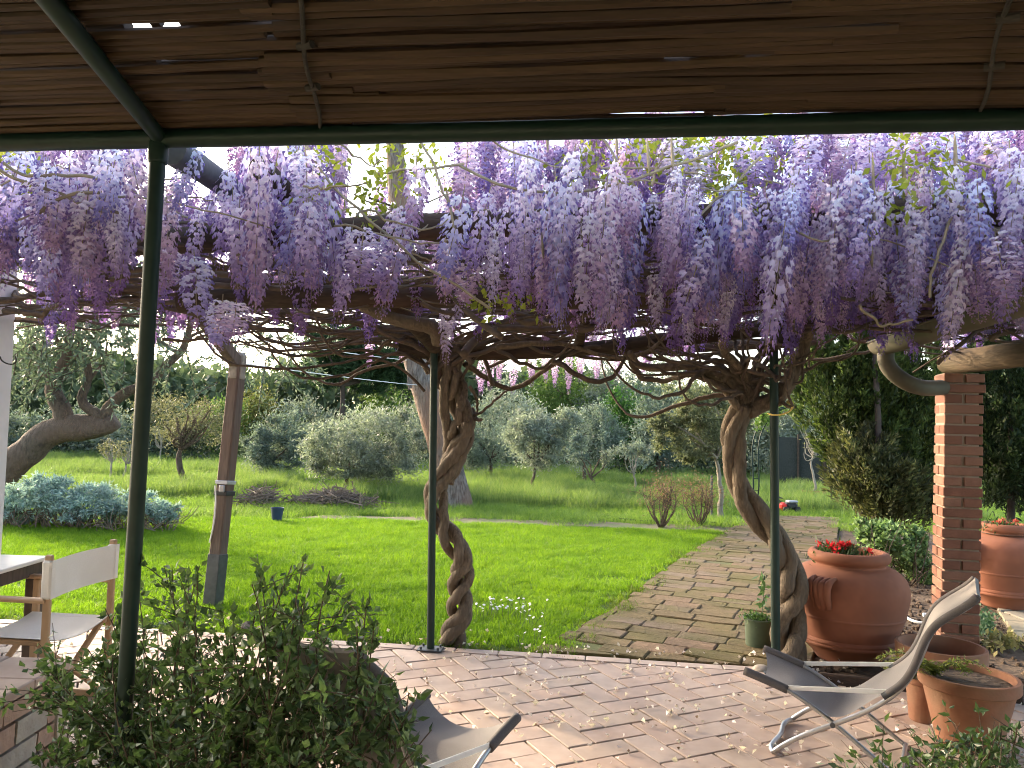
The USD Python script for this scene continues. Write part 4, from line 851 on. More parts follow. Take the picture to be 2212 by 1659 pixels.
SP = [(rg.uniform(20, 420), 560 + 210 * rg.random() ** 1.1) for _ in range(400)] + [(rg.uniform(30, 330), rg.uniform(735, 830)) for _ in range(45)] + [(rg.uniform(560, 680), rg.uniform(650, 800)) for _ in range(26)] + [(rg.uniform(430, 520), rg.uniform(640, 860)) for _ in range(16)]
for x, y in SP:
    if 250 < x < 520 and y > 700 and rg.random() < .75: continue
    o = at(x, y, OY + rg.normal(0, 1.1)); d = unit(rg.normal(size=3) + [0, 0, -.5]); Ls = rg.uniform(.35, .8)
    s = np.linspace(0, 1, 7)[:, None]; line = o + d * s * Ls + np.array([0, 0, -.25]) * s ** 2 * Ls
    tw.tube(line, np.linspace(.008, .003, 7), 4)
    n = int(Ls * 75); u = rg.random((n, 1)); P = o + d * u * Ls + np.array([0, 0, -.25]) * u ** 2 * Ls
    out.append(leaves(P, rg, .095, .027, ((.075, .11, .085), (.17, .21, .16)), D=np.tile(d, (n, 1)), spread=.9))
obj('twigs', tw, 'bark_olive', ol, smooth=True); me, c = cat_t(out); obj('crown', me, 'foliage', ol, tint=c)

# silver bush, brushwood, reddish shrubs
SILVER = ((.21, .31, .31), (.40, .52, .52))
sb = thing('silver_bush', 'wide silver grey bush sprawling at the left end of the lawn', 'bush'); rg = np.random.default_rng(43); st = MB()
SY = 11.0
for i in range(380):
    a = at(rg.uniform(-20, 370), 1125, SY + rg.uniform(-.3, .5)); a[2] = -.05; e = a + [rg.normal(0, .18), rg.normal(0, .2), rg.uniform(.12, .38)]
    st.tube(smoothline([a, (a + e) / 2 + rg.normal(0, .06, 3), e], 7), np.linspace(.010, .004, 7), 4)
obj('stems', st, 'dead_twig', sb)
me, c = crown(((120, 1065, 75, 42), (40, 1080, 60, 35), (200, 1080, 80, 34), (280, 1085, 70, 34), (345, 1100, 45, 26), (110, 1050, 40, 30), (60, 1105, 70, 25), (225, 1118, 25, 14), (375, 1115, 18, 13), (300, 1110, 60, 20), (160, 1112, 60, 16)), SY, 22000, rg, .07, .020, SILVER, 170, .26, dz=1.2)
obj('foliage', me, 'foliage', sb, tint=c)
for i, (x, y, w, h, Y, n, lab) in enumerate(((562, 1085, 42, 26, 14.2, 150, 'round heap of cut twigs beside the leaning timber'), (722, 1083, 105, 22, 14.6, 330, 'long heap of brushwood on the meadow in front of the broad olive'))):
    m = MB(); c0 = at(x, y, Y); c0[2] = 0
    for k in range(n):
        a = c0 + [rg.normal(0, w / F * Y * .45), rg.normal(0, .25), 0]; hz = max(.03, h * 2 / F * Y * math.exp(-((a[0] - c0[0]) / (w / F * Y * .7)) ** 2) * rg.uniform(.2, 1.1)); a[2] = hz * .6
        d = unit(rg.normal(size=3) * [1, .6, .35]) * rg.uniform(.10, .27); m.tube(smoothline([a - d, a + rg.normal(0, .03, 3), a + d + [0, 0, .03]], 5), np.linspace(.012, .006, 5), 4)
    obj('brushwood', m, 'dead_twig', label=lab, cat='brushwood', kind='stuff')
for i, (x, y, w, h) in enumerate(((1428, 1137, 36, 108), (1510, 1133, 32, 100))):
    Y = gnd(x, y)[1]; t = thing('reddish_shrub', ('bare shrub with a haze of reddish twig tips, at the far lawn edge', 'thinner reddish twiggy shrub just left of the pale trunk')[i], 'shrub'); m = MB(); tips = []
    c0 = gnd(x, y); c0[2] = -.03
    for k in range(16):
        a = rg.uniform(0, 2 * np.pi); e = c0 + [math.cos(a) * w / F * Y * rg.uniform(.4, 1.1), math.sin(a) * .25, h / F * Y * rg.uniform(.55, .95)]
        mid = c0 + (e - c0) * [.75, .75, .45]; m.tube(smoothline([c0, mid, e], 10, .03, k), np.linspace(.014, .004, 10), 5)
        for j in range(7):
            q = mid + (e - mid) * rg.random(); z = q + rg.normal(0, 1, 3) * [.12, .12, .06] + [0, 0, .13]; m.tube([q, (q + z) / 2 + rg.normal(0, .02, 3), z], [.004, .003, .002], 4); tips.append(z)
    obj('stems', m, 'vine_dark', t)
    P = np.repeat(np.array(tips), 16, 0) + rg.normal(0, .07, (len(tips) * 16, 3)) * [1, 1, .9]
    v, f, c = leaves(P, rg, .035, .010, ((.16, .10, .065), (.30, .18, .12))); obj('twig_tips', (v, f), 'foliage', t, tint=c)

# conifers and leafy bank at right
def conifer(label, boxes, Y, n, seed, pal, L=.07, W=.02, trunk=None, cl=120):
    rg = np.random.default_rng(seed); t = thing('conifer', label, 'conifer'); x = boxes[0][0]
    p = [at(x, 1150, Y), at(x + 4, 950, Y), at(x, 760, Y)]; p[0][2] = -.1
    m = MB().tube(smoothline(p, 20, .03, seed), np.linspace(.06, .03, 20), 9, rough=.2)
    obj('trunk', m, 'conifer_bark', t, smooth=True)
    out = []; tot = sum(b_[2] * b_[3] for b_ in boxes)
    for x, y, rx, ry in boxes:
        c = at(x, y, Y); sx, sz = rx / F * Y, ry / F * Y; k = max(8, int(cl * rx * ry / tot)); m_ = int(n * rx * ry / tot / k)
        for q in range(k):
            d = unit(rg.normal(size=3)) * rg.random() ** .35 * .95; o = c + d * [sx, sx, sz]; up = unit(d * [1, 1, .3] + [0, 0, .9])
            u = rg.random((m_, 1)); P = o + up * u * .34 + rg.normal(0, .05, (m_, 3)) * (1.25 - u)
            out.append(leaves(P, rg, L, W, np.array(pal) * np.clip(1 + .3 * rg.normal(), .5, 1.6), D=np.tile(up, (m_, 1)), spread=.7))
    me, c = cat_t(out); obj('crown', me, 'foliage', t, tint=c); return t
CON = ((.022, .042, .014), (.10, .135, .035)); CONB = ((.03, .042, .018), (.12, .12, .05))
conifer('big dark green conifer filling the space left of the brick pillar', ((1860, 800, 105, 140), (1800, 880, 70, 90), (1920, 950, 100, 150), (1990, 860, 60, 150), (1830, 760, 60, 60), (1860, 960, 70, 80), (1760, 800, 45, 60)), 10.6, 46000, 301, CON, L=.085, W=.026, cl=420)
conifer('browner low spreading conifer under the big one, beside the far fence', ((1890, 1060, 75, 70), (1940, 1100, 65, 60), (1860, 1010, 45, 45)), 10.0, 20000, 302, CONB, L=.08, W=.025, cl=220)
conifer('very dark conifer behind the brick pillar at the right edge', ((2180, 900, 110, 220), (2120, 1000, 70, 130), (2240, 1020, 80, 130), (2090, 800, 60, 120)), 11.2, 32000, 303, ((.014, .028, .012), (.045, .065, .022)), L=.09, W=.028, cl=330)
bk = thing('leafy_bank', 'low bright leafy plants along the soil bed left of the brick pillar', 'plants'); rg = np.random.default_rng(47)
me, c = crown(((1925, 1180, 70, 55), (1975, 1225, 40, 60), (1890, 1140, 45, 35), (1985, 1160, 30, 45), (1995, 1265, 20, 25)), 8.6, 5200, rg, .06, .034, ((.09, .16, .06), (.24, .34, .14)), 70, .28); obj('leaves', me, 'foliage', bk, tint=c)
m = MB()
for k in range(60):
    a = at(rg.uniform(1870, 2000), 1250, 8.6 + rg.normal(0, .3)); a[2] = -.02; e = a + [rg.normal(0, .15), rg.normal(0, .15), rg.uniform(.2, .7)]; m.tube([a, (a + e) / 2 + rg.normal(0, .04, 3), e], [.006, .005, .003], 4)
obj('stems', m, 'vine_dark', bk)

# ------------------------------------------------------------------ terracotta
JAR = [(0, 0), (.20, 0), (.215, .012), (.238, .05), (.298, .105), (.318, .118), (.333, .128), (.336, .140), (.328, .150), (.332, .160), (.326, .172), (.318, .180), (.330, .215), (.352, .27), (.366, .315), (.373, .322), (.374, .332), (.371, .338), (.382, .38), (.394, .44), (.397, .485), (.393, .53), (.378, .575), (.350, .612), (.315, .638), (.275, .655), (.248, .662), (.240, .672), (.246, .684), (.262, .694), (.273, .708), (.277, .724), (.273, .742), (.260, .757), (.242, .764), (.226, .762), (.218, .752), (.216, .73), (.213, .69), (0, .69)]
def jar(label, loc, rz, prof, sc, flowers, seed):
    t = thing('terracotta_jar', label, 'jar', loc, rz, None); rg = np.random.default_rng(seed)
    p = np.array(prof) * sc; q = [p[0]]
    for a, b_ in zip(p[:-1], p[1:]): q += [a + (b_ - a) * .5, b_]
    cut = len(q) - 3
    m = MB().lathe(q[:cut + 1], 72); obj('body', m, 'terracotta', t, smooth=50)
    obj('earth', MB().lathe([(0, .702 * sc), (.1 * sc, .70 * sc), (.214 * sc, .692 * sc)][::-1], 40), 'soil', t)
    for side in (0, math.pi):
        hd = MB()
        for k, (dy, r, drop) in enumerate(((-.066, .026, 0), (-.022, .029, .008), (.022, .029, .008), (.066, .026, 0))):
            pts = [(.348 + .075 * math.sin(s * math.pi) + (.035 * s), dy * (1.1 - .45 * s), .61 - .20 * s + .05 * math.sin(s * math.pi) - drop) for s in np.linspace(0, 1, 14)]
            pts = np.array(pts) * sc; hd.tube(pts, np.interp(np.linspace(0, 1, 14), [0, .4, 1], [.010, r, r * .9]) * sc, 10)
        R = rotz(side); h = MB(); v, f = hd.get(); h.add(v @ R.T, f); obj('handle', h, 'terracotta', t, smooth=True)
    fl = thing('flowers', ('low plant with bright red flowers growing in the big round jar', 'low plant with pale red flowers growing in the jar behind the brick pillar')[flowers], 'flowers', loc)
    P = rg.normal(size=(420, 3)) * [.085, .06, .03] + [(-.06 if not flowers else -.03) * sc, -.02, .735 * sc]
    v, f, c = leaves(P, rg, .055, .013, ((.03, .055, .02), (.08, .12, .04)), D=np.tile([0, 0, 1.], (420, 1)), spread=.9); obj('leaves', (v, f), 'foliage', fl, tint=c)
    P = []
    for k in range(17 if not flowers else 10):
        o = np.array([rg.normal(-.07 if not flowers else -.03, .055), rg.normal(-.03, .045), .775 + rg.uniform(-.01, .035)]) * [sc, 1, sc]; P += [o + rg.normal(0, .010, 3) for _ in range(14)]
    v, f, c = leaves(P, rg, .026, .018, ((.42, .012, .02), (.62, .05, .05)) if not flowers else ((.5, .08, .05), (.6, .18, .12)), D=np.tile([0, 0, .6], (len(P), 1)), spread=1.); obj('red_petals', (v, f), 'petal', fl, tint=c)
    return t
j1 = gnd(1832, 1421)
jar('big round terracotta jar with a swagged handle, next to the bent wisteria stem', (j1[0], j1[1], -.006), math.radians(222), JAR, 1.0, 0, 1)
JAR2 = [(r * (.92 if z < .6 else .92 - .16 * min(1, (z - .6) / .08)), z * 1.03) for r, z in JAR]
j2 = gnd(2163, 1312); jar('terracotta jar partly hidden behind the brick pillar at the right edge', (j2[0] + .03, j2[1], .012), math.radians(190), JAR2, .98, 1, 2)
def pot(name, label, c, r, h, rb, th, m, fill=None, rim=.05, seed=0, tilt=0.):
    t = thing(name, label, 'pot', c)
    pr = [(0, 0), (rb, 0), (rb + .004, .006), (rb + (r - rb) * (1 - rim / h) - .006, h - rim - .004), (r - .004, h - rim), (r, h - rim + .006), (r, h - .006), (r - .004, h), (r - th + .003, h), (r - th, h - .005), (rb + (r - rb) * .75 - th, h * .7 if fill is None else h - fill - .03), (0.001, h * .25 if fill is None else h - fill - .03)]
    if fill is None: pr[-2] = (rb - th, .03); pr[-1] = (.001, .03)
    obj('body', MB().lathe(pr, 56), m, t, smooth=45)
    if fill is not None: obj('earth', MB().lathe([(r - th - .003, h - fill), (.5 * r, h - fill + .006), (0, h - fill + .01)], 32), 'soil', t)
    return t
c = at(2032, 1392, 5.05); pot('terracotta_pot', 'wide empty terracotta pot standing behind the planted pot', (c[0], c[1], .012), .262, c[2] - .012, .20, .022, 'old_terracotta', None, .10)
c = at(2092, 1456, 4.12); H1 = c[2] - .012; p2c = (c[0], c[1], .012)
pot('terracotta_pot', 'weathered terracotta pot with a crusty white rim, in front of the empty pot', p2c, .236, H1, .145, .024, 'old_terracotta', .035, .06)
rgc = np.random.default_rng(2); cr = MB()
for a in np.linspace(math.pi * 1.02, math.pi * 1.85, 26): cr.tm(trimesh.creation.icosphere(0, rgc.uniform(.003, .007)).apply_translation([p2c[0] + .226 * math.cos(a), p2c[1] + .226 * math.sin(a), H1 + .012]))
obj('lime_crust', cr, 'white_plastic', stage.GetPrimAtPath('/World/terracotta_pot_001'))
c = at(1995, 1462, 4.45); pot('terracotta_pot', 'small terracotta pot squeezed in left of the weathered planted pot', (c[0], c[1], .012), .10, c[2] - .012, .07, .014, 'old_terracotta', .02, .03)
sp = c.copy()
rg = np.random.default_rng(12); out = []; fm = MB()
for k in range(26):
    a = rg.uniform(0, 2 * np.pi) if k > 12 else rg.uniform(math.pi * .75, math.pi * 1.3); L = rg.uniform(.15, .30); o = np.array([sp[0] + .06, sp[1], sp[2] - .01]) if k % 2 else np.array([p2c[0] - .14, p2c[1] + .06, H1 - .0])
    d = np.array([math.cos(a), math.sin(a) * .6, 0]); s = np.linspace(0, 1, 9); line = o + d * (L * s)[:, None] + np.array([0, 0, 1.]) * (.30 * L * np.sin(s * 2.6))[:, None]; fm.tube(line, .0014, 3)
    n = 120; u = rg.random(n); P = o + d * (L * u)[:, None] + np.array([0, 0, 1.]) * (.30 * L * np.sin(u * 2.6))[:, None] + rg.normal(0, .004, (n, 3))
    sd_ = np.cross(d, [0, 0, 1.]); D = sd_ * rg.choice([-1, 1], n)[:, None] + d * .3
    out.append(leaves(P, rg, .034, .007, ((.10, .13, .025), (.22, .25, .06)), D=D, spread=.5, droop=.3))
ft = thing('fern', 'feathery yellow green fern spilling out between the small pot and the planted pot', 'fern'); obj('fronds', fm, 'green_plastic', ft); me, cc = cat_t(out); obj('leaflets', me, 'foliage', ft, tint=cc)
c = gnd(1638, 1397)
gp_ = thing('plastic_pot', 'olive green plastic pot standing on the path end by the right green post', 'pot', (c[0], c[1], .012))
obj('body', MB().lathe([(0, 0), (.088, 0), (.090, .004), (.100, .178), (.108, .180), (.110, .186), (.110, .198), (.106, .200), (.100, .198), (.097, .17), (.001, .165)], 40), 'green_plastic', gp_, smooth=40)
obj('earth', MB().lathe([(.098, .172), (.05, .178), (0, .18)], 24), 'soil', gp_)
pl = thing('pot_plant', 'small creeping plant with one tall stem growing in the olive green plastic pot', 'plant', (c[0], c[1], .012)); rg = np.random.default_rng(13)
P = rg.normal(size=(380, 3)) * [.05, .045, .018] + [-.01, 0, .20]; a_ = leaves(P, rg, .022, .014, ((.04, .09, .03), (.12, .2, .07)))
sl_ = smoothline([(.02, 0, .18), (.035, .01, .32), (.03, .0, .50)], 12); P = np.repeat(sl_[2:], 3, 0) + rg.normal(0, .012, (30, 3)); b_ = leaves(P, rg, .065, .03, ((.05, .11, .05), (.12, .2, .09)))
obj('stem', MB().tube(sl_, .003, 5), 'green_plastic', pl); me, cc = cat_t([a_, b_]); obj('leaves', me, 'foliage', pl, tint=cc)
pp = MB()
pp.tube(smoothline([gnd(1936, 1322, .02), gnd(1960, 1335, .018), gnd(1978, 1343, .016), gnd(2014, 1346, .018)], 14), .011, 10); obj('plastic_pipe', pp, 'white_plastic', label='bent thin white plastic pipe lying on the soil by the brick pillar', cat='pipe', smooth=True)
obj('plastic_pipe', MB().tube([gnd(1994, 1328, .03), gnd(2020, 1330, .03)], .018, 12), 'white_plastic', label='short thick white plastic pipe end on the soil just left of the brick pillar', cat='pipe', smooth=40)
rg = np.random.default_rng(15)
for i, (x, y, s, lab) in enumerate(((1645, 1452, .045, 'pale rough stone at the foot of the right green post'), (1712, 1398, .04, 'dark stone half buried beside the bent stem foot'), (1938, 1387, .03, 'small stone in the soil left of the empty pot'))):
    h = trimesh.creation.icosphere(2, s); h.vertices *= (1 + .35 * (meshkit.fbm(h.vertices / s * 1.3 + i * 9, 3)[:, None] - .5)) * [1.25, 1, .7]; h.apply_translation(gnd(x, y) + [0, 0, s * .4]); obj('stone', h, 'stone_bit', smooth=True, label=lab, cat='stone')
bw = thing('weeds', 'small weeds and dry leaves at the foot of the brick pillar on the flagstones', 'weeds', kind='stuff'); P = np.array([gnd(2125 + rg.normal(0, 12), 1362 + rg.normal(0, 10)) for _ in range(420)]) + np.c_[np.zeros((420, 2)), rg.random(420) * .12]; a_ = leaves(P, rg, .04, .022, ((.03, .07, .04), (.08, .14, .08)))
P = np.array([gnd(2170 + rg.normal(0, 28), 1395 + rg.normal(0, 8)) for _ in range(260)]) + np.c_[np.zeros((260, 2)), .02 + rg.random(260) * .05]; b_ = leaves(P, rg, .05, .026, ((.2, .18, .07), (.36, .32, .15)))
me, cc = cat_t([a_, b_]); obj('leaves', me, 'foliage', bw, tint=cc)

# ------------------------------------------------------------------ folding deckchairs
dc = stage.CreateClassPrim('/World/deckchair_class'); UsdGeom.Xform.Define(stage, dc.GetPath()); dc.SetSpecifier(Sdf.SpecifierClass)
WD = .50
FRONT = [(-.145, .37), (.06, .315), (.27, .20), (.45, .075), (.56, .0)]           # side tube: sleeve tip at the left, rear foot at the right
BACK = [(0, .014), (.27, .20), (.58, .455), (.645, .60), (.70, .725), (.79, .80), (.86, .875)]
fs, bs_ = smoothline(FRONT, 30), smoothline(BACK, 44)
def side(line, y): return np.c_[line[:, 0], np.full(len(line), y), line[:, 1] + .0]
for y, yi in ((0, .018), (WD, WD - .018)):
    obj('frame_tube', MB().tube(side(fs, yi), .0115, 12), 'aluminium', dc, smooth=True)
    obj('frame_tube', MB().tube(side(bs_, y), .0125, 12), 'aluminium', dc, smooth=True)
    obj('pivot', MB().tube([(.27, y - .02 if y else -.018, .20), (.27, yi + (.0 if y else .006), .20)], .012, 10), 'dark_steel', dc)
    k = np.linspace(0, 1, 10); a0, a1 = np.array([.045, yi, .325]), np.array([.50, y, .395])
    obj('strap', MB().bar(a0, a1, .006, .022, .002), 'white_plastic', dc)
    n = 13; obj('sleeve', MB().tube(side(smoothline([(-.15, .372), (-.04, .345), (.06, .317)], n), yi), .021, 12), 'sleeve_grey', dc, smooth=True)
    obj('clip', MB().tube([(.485, y, .37), (.53, y, .408)], .018, 10), 'dark_steel', dc, smooth=40)
obj('foot_bar', MB().tube(smoothline([(0, 0, .014), (-.012, .02, .012), (-.014, WD / 2, .012), (-.012, WD - .02, .012), (0, WD, .014)], 24), .0125, 12), 'aluminium', dc, smooth=True)
obj('rear_foot_bar', MB().tube([(.555, .018, .008), (.555, WD - .018, .008)], .0115, 12), 'aluminium', dc, smooth=True)
fab = smoothline([(-.15, .385), (-.05, .352), (.05, .318), (.16, .268), (.245, .232), (.31, .245), (.42, .33), (.565, .455), (.63, .59), (.69, .725), (.78, .808), (.86, .885)], 60)
P = []
for i, (t_, z) in enumerate(fab):
    u = i / 59.; row = []
    for w in np.linspace(0, 1, 15):
        sag = 4 * w * (1 - w); e = max(0, 1 - u / .16)
        row.append([t_ + .055 * e * sag, .004 + w * (WD - .008), z - sag * (.030 + .055 * e) * (1 if u < .5 else .75) + .003 * math.sin(w * 30 + u * 9) * (1 - sag) * e])
    P.append(row)
P = np.array(P); fb = MB().grid(P)
obj('fabric', fb, 'canvas_grey', dc, smooth=True)
hd_ = P[46:, :, :]; thick = np.array([.014, 0, -.012]); hb = MB().grid(hd_ + thick); hb.grid(np.stack([hd_[:, 0], hd_[:, 0] + thick])); hb.grid(np.stack([hd_[:, -1], hd_[:, -1] + thick])); hb.grid(np.stack([hd_[-1], hd_[-1] + thick]))
obj('head_rest', hb, 'canvas_grey', dc, smooth=40)
for y in (0, WD): obj('edge_sleeve', MB().tube(side(np.c_[fab[32:, 0], fab[32:, 1] - .008], y), .018, 10), 'sleeve_grey', dc, smooth=True)
Ld = gnd(1671, 1636); ang = math.degrees(math.atan2(-.49, .87))
copy_of(dc.GetPath(), 'deckchair', (Ld[0], Ld[1], .014), (0, 0, ang), label='grey folding deckchair at right in front of the terracotta pots', cat='deckchair', group=None)
T2 = np.array([.053, 3.303]); adir = np.array([-.52, -.855]); wdir = np.array([.855, -.52])
# local x runs from the tips to the head, local y is 90 degrees left of it
ang2 = math.atan2(adir[1], adir[0]); o2 = T2 - adir * (-.145) ; ly = np.array([-math.sin(ang2), math.cos(ang2)]); o2 = np.array([-.355, 3.549]) + adir * .145 if ly @ wdir > 0 else T2 + adir * .145
copy_of(dc.GetPath(), 'deckchair', (o2[0], o2[1], .014), (0, 0, math.degrees(ang2)), label='grey folding deckchair seen from behind among the leaves of the large shrub', cat='deckchair', group=None)

# ------------------------------------------------------------------ director's chair and table at left
n0, n1 = at(107, 1209, 3.92), at(238, 1186, 4.42)
bd = unit(np.array([n1[0] - n0[0], n1[1] - n0[1], 0])); fd = np.array([-bd[1], bd[0], 0]); Wc = .53
def ch(u, d, z): return np.array([n0[0], n0[1], 0]) + bd * u + fd * d + [0, 0, z + .012]
dr = thing('director_chair', 'wooden folding chair with white canvas seat and back beside the table', 'chair')
up_ = tuple(bd)
for u in (0, Wc):
    for d, h in ((0, .87), (.44, .63)): obj('leg', MB().bar(ch(u, d, .03), ch(u, d, h), .036, .026, .005, up=up_), 'chair_wood', dr)
    obj('armrest', MB().bar(ch(u, -.0, .645), ch(u, .52, .645), .05, .022, .006), 'chair_wood', dr)
    obj('runner', MB().bar(ch(u, -.06, .02), ch(u, .50, .02), .03, .035, .005), 'chair_wood', dr)
    obj('seat_rail', MB().bar(ch(u + (.03 if u == 0 else -.03), -.0, .43), ch(u + (.03 if u == 0 else -.03), .46, .43), .03, .026, .005), 'chair_wood', dr)
for d in (.03, .41):
    obj('cross_leg', MB().bar(ch(.0, d, .05), ch(Wc - .03, d, .42), .018, .034, .004, up=tuple(fd)), 'chair_wood', dr)
    obj('cross_leg', MB().bar(ch(Wc, d + .022, .05), ch(.03, d + .022, .42), .018, .034, .004, up=tuple(fd)), 'chair_wood', dr)
P = np.array([[ch(.015 + u * (Wc - .03), d, .452 - .05 * 4 * u * (1 - u) * (.8 + .2 * math.sin(d * 9))) for u in np.linspace(0, 1, 16)] for d in np.linspace(.0, .45, 10)])
sm_ = MB().grid(P); sm_.grid(P - [0, 0, .004]); obj('seat', sm_, 'canvas_white', dr, smooth=True)
P = np.array([[ch(u * Wc, -.024 + .03 * math.sin(math.pi * u) + .002 * math.sin(20 * z), z) for u in np.linspace(-.03, 1.03, 18)] for z in np.linspace(.655, .845, 6)])
bm_ = MB().grid(P); obj('back', bm_, 'canvas_white', dr, smooth=True)
for u in (0, Wc): obj('back_sleeve', MB().bar(ch(u, 0, .655), ch(u, 0, .845), .052, .046, .010, up=up_), 'canvas_white', dr)
tb = thing('table', 'dark wooden table with a pale top at the left edge', 'table'); k0 = at(116, 1203, 4.62); zt = .75
tx = unit(np.array([bd[0], bd[1], 0])); ty = np.array([-1., 0, 0]); ty = unit(ty - tx * 0)
def tbp(a, b_, z): return np.array([k0[0], k0[1], z]) + np.array([-a, 0, 0]) + np.array([-.05 * b_, -b_, 0])
tm_ = MB(); tm_.box(tbp(.7, .45, .738), (1.4, .9, .022), rotz(0), .004); obj('top', tm_, 'table_top_white', tb)
ap = MB(); ap.box(tbp(.7, .45, .690), (1.36, .86, .075), None, .004); obj('apron', ap, 'table_wood', tb)
for a, b_ in ((.06, .06), (1.34, .06), (.06, .84), (1.34, .84)): obj('leg', MB().box(tbp(a, b_, .33), (.075, .075, .66), None, .006), 'table_wood', tb)

# ------------------------------------------------------------------ low stone wall with a tile cap at lower left
lw = thing('low_wall', 'low stone wall with a terracotta tile cap at the lower left corner', 'wall')
cx1, y0_, y1_, hz = -1.99, 1.9, 3.68, .455
rg = np.random.default_rng(17)
obj('wall_core', MB().box(((cx1 - .06 - 2.9) / 2 - .02, (y0_ + y1_) / 2, .20), (.74, y1_ - y0_ - .06, .40), None, 0), 'mortar', lw)
z = 0.
for row in range(4):
    h = (.11, .095, .105, .09)[row]; y = y0_
    while y < y1_ - .02:
        L = min(rg.uniform(.14, .27), y1_ - y); s = trimesh.creation.box((.07, L - .014, h - .014)).subdivide().subdivide()
        s.vertices += .010 * (meshkit.fbm(s.vertices * 9 + [row * 3, y * 5, 0], 3)[:, None] - .5) * 2; s.apply_translation([cx1 - .055, y + L / 2, z + h / 2])
        obj('stone', s, f'wall_stone_{rg.integers(2)}', lw, smooth=30); y += L
    z += h
for xs in np.arange(-2.75, cx1 - .05, .19):
    L = .19; s = trimesh.creation.box((L - .014, .07, .385)).subdivide().subdivide(); s.vertices += .010 * (meshkit.fbm(s.vertices * 9 + xs, 3)[:, None] - .5) * 2; s.apply_translation([xs + L / 2, y1_ - .045, .195]); obj('stone', s, 'wall_stone_0', lw, smooth=30)
x = cx1
while x > -2.9:
    y = y1_ + .02
    while y > y0_:
        obj('cap_tile', MB().slab([(x - .294, y - .294), (x - .003, y - .294), (x - .003, y - .003), (x - .294, y - .003)], .412, hz + rg.uniform(-.002, .002), .006), f'patio_tile_{rg.choice([0, 3])}', lw); y -= .298
    x -= .298

# ------------------------------------------------------------------ shrubs in the foreground
def shrub(name, label, stems, n, seed, pal, L=.045, W=.02, foot=None, mtl='glossy_leaf', sub=5, sublen=(.10, .26)):
    rg = np.random.default_rng(seed); t = thing(name, label, 'shrub'); m = MB(); out = []
    for o, e in stems:
        mid = (o + e) / 2 + rg.normal(0, .05, 3) + [0, 0, .08]; ln = smoothline([o, mid, e], 18, .02, int(rg.integers(999)))
        m.tube(ln, np.linspace(.0055, .0018, 18), 5)
        segs = [ln[5:]]
        for k in range(sub):
            b_ = ln[int(rg.integers(5, 17))]; d = unit(rg.normal(size=3) + unit(e - o) * .7 + [0, 0, .15]); l = rg.uniform(*sublen)
            q = b_ + d * l * np.linspace(0, 1, 8)[:, None] + np.array([0, 0, -.12]) * l * np.linspace(0, 1, 8)[:, None] ** 2; m.tube(q, np.linspace(.0022, .001, 8), 4); segs.append(q)
        for s in segs:
            kk = max(5, int(np.linalg.norm(np.diff(s, axis=0), axis=1).sum() * n)); u = rg.random(kk) * (len(s) - 1.001); i = u.astype(int); P = s[i] + (s[i + 1] - s[i]) * (u - i)[:, None]; d = unit(s[i + 1] - s[i])
            out.append(leaves(P + rg.normal(0, .008, P.shape), rg, L, W, pal, D=d, spread=1.3, fold=.35))
    obj('stems', m, 'vine_dark', t, smooth=True); me, c = cat_t(out); obj('leaves', me, mtl, t, tint=c); return t
rg = np.random.default_rng(23); stems = []
DK = ((.042, .085, .038), (.125, .195, .085))
def ydep(x): return np.interp(x, [60, 300, 420, 700, 900], [2.95, 2.98, 2.75, 2.35, 2.2])
top = lambda x: np.interp(x, [60, 110, 200, 300, 420, 520, 640, 760, 830, 900, 960], [1560, 1440, 1330, 1250, 1225, 1220, 1225, 1270, 1380, 1530, 1640])
for k in range(122):
    x = 70 + 780 * rg.random() ** 1.12 if rg.random() < .93 else rg.uniform(700, 905); y = top(x) + (1760 - top(x)) * rg.random() ** 1.25; Y = ydep(x) + rg.normal(0, .09)
    if x > 690 and rg.random() < .55: continue
    e = at(x, y, Y); x0 = 480 + (x - 480) * .45 + rg.normal(0, 50); o = at(x0, 1800, ydep(x0) + rg.normal(0, .06)); o[2] = .0; stems.append((o, e))
for x, y, x0 in ((655, 1195, 560), (790, 1275, 600), (355, 1205, 420), (720, 1215, 600), (770, 1320, 640), (890, 1590, 760), (930, 1560, 780), (560, 1225, 500)):
    e = at(x, y + 15, ydep(x) - .02); o = at(x0, 1800, ydep(x0)); o[2] = 0; stems.append((o, e))
shrub('leafy_shrub', 'large dark leafy shrub spreading across the lower left in front of the deckchair', stems, 76, 24, DK, L=.034, W=.021, sublen=(.12, .30), sub=6)
stems = []
for k in range(70):
    x = rg.uniform(1880, 2260); y = np.interp(x, [1880, 1960, 2060, 2150, 2212, 2260], [1680, 1640, 1590, 1560, 1570, 1560]) + 170 * rg.random() ** 1.2; Y = rg.uniform(2.55, 2.95)
    e = at(x, y, Y); o = at(2090 + (x - 2090) * .5, 1900, Y); o[2] = 0; stems.append((o, e))
shrub('leafy_shrub', 'green leafy shrub in the lower right corner in front of the terracotta pots', stems, 62, 25, ((.035, .07, .03), (.10, .16, .07)), L=.034, W=.018)

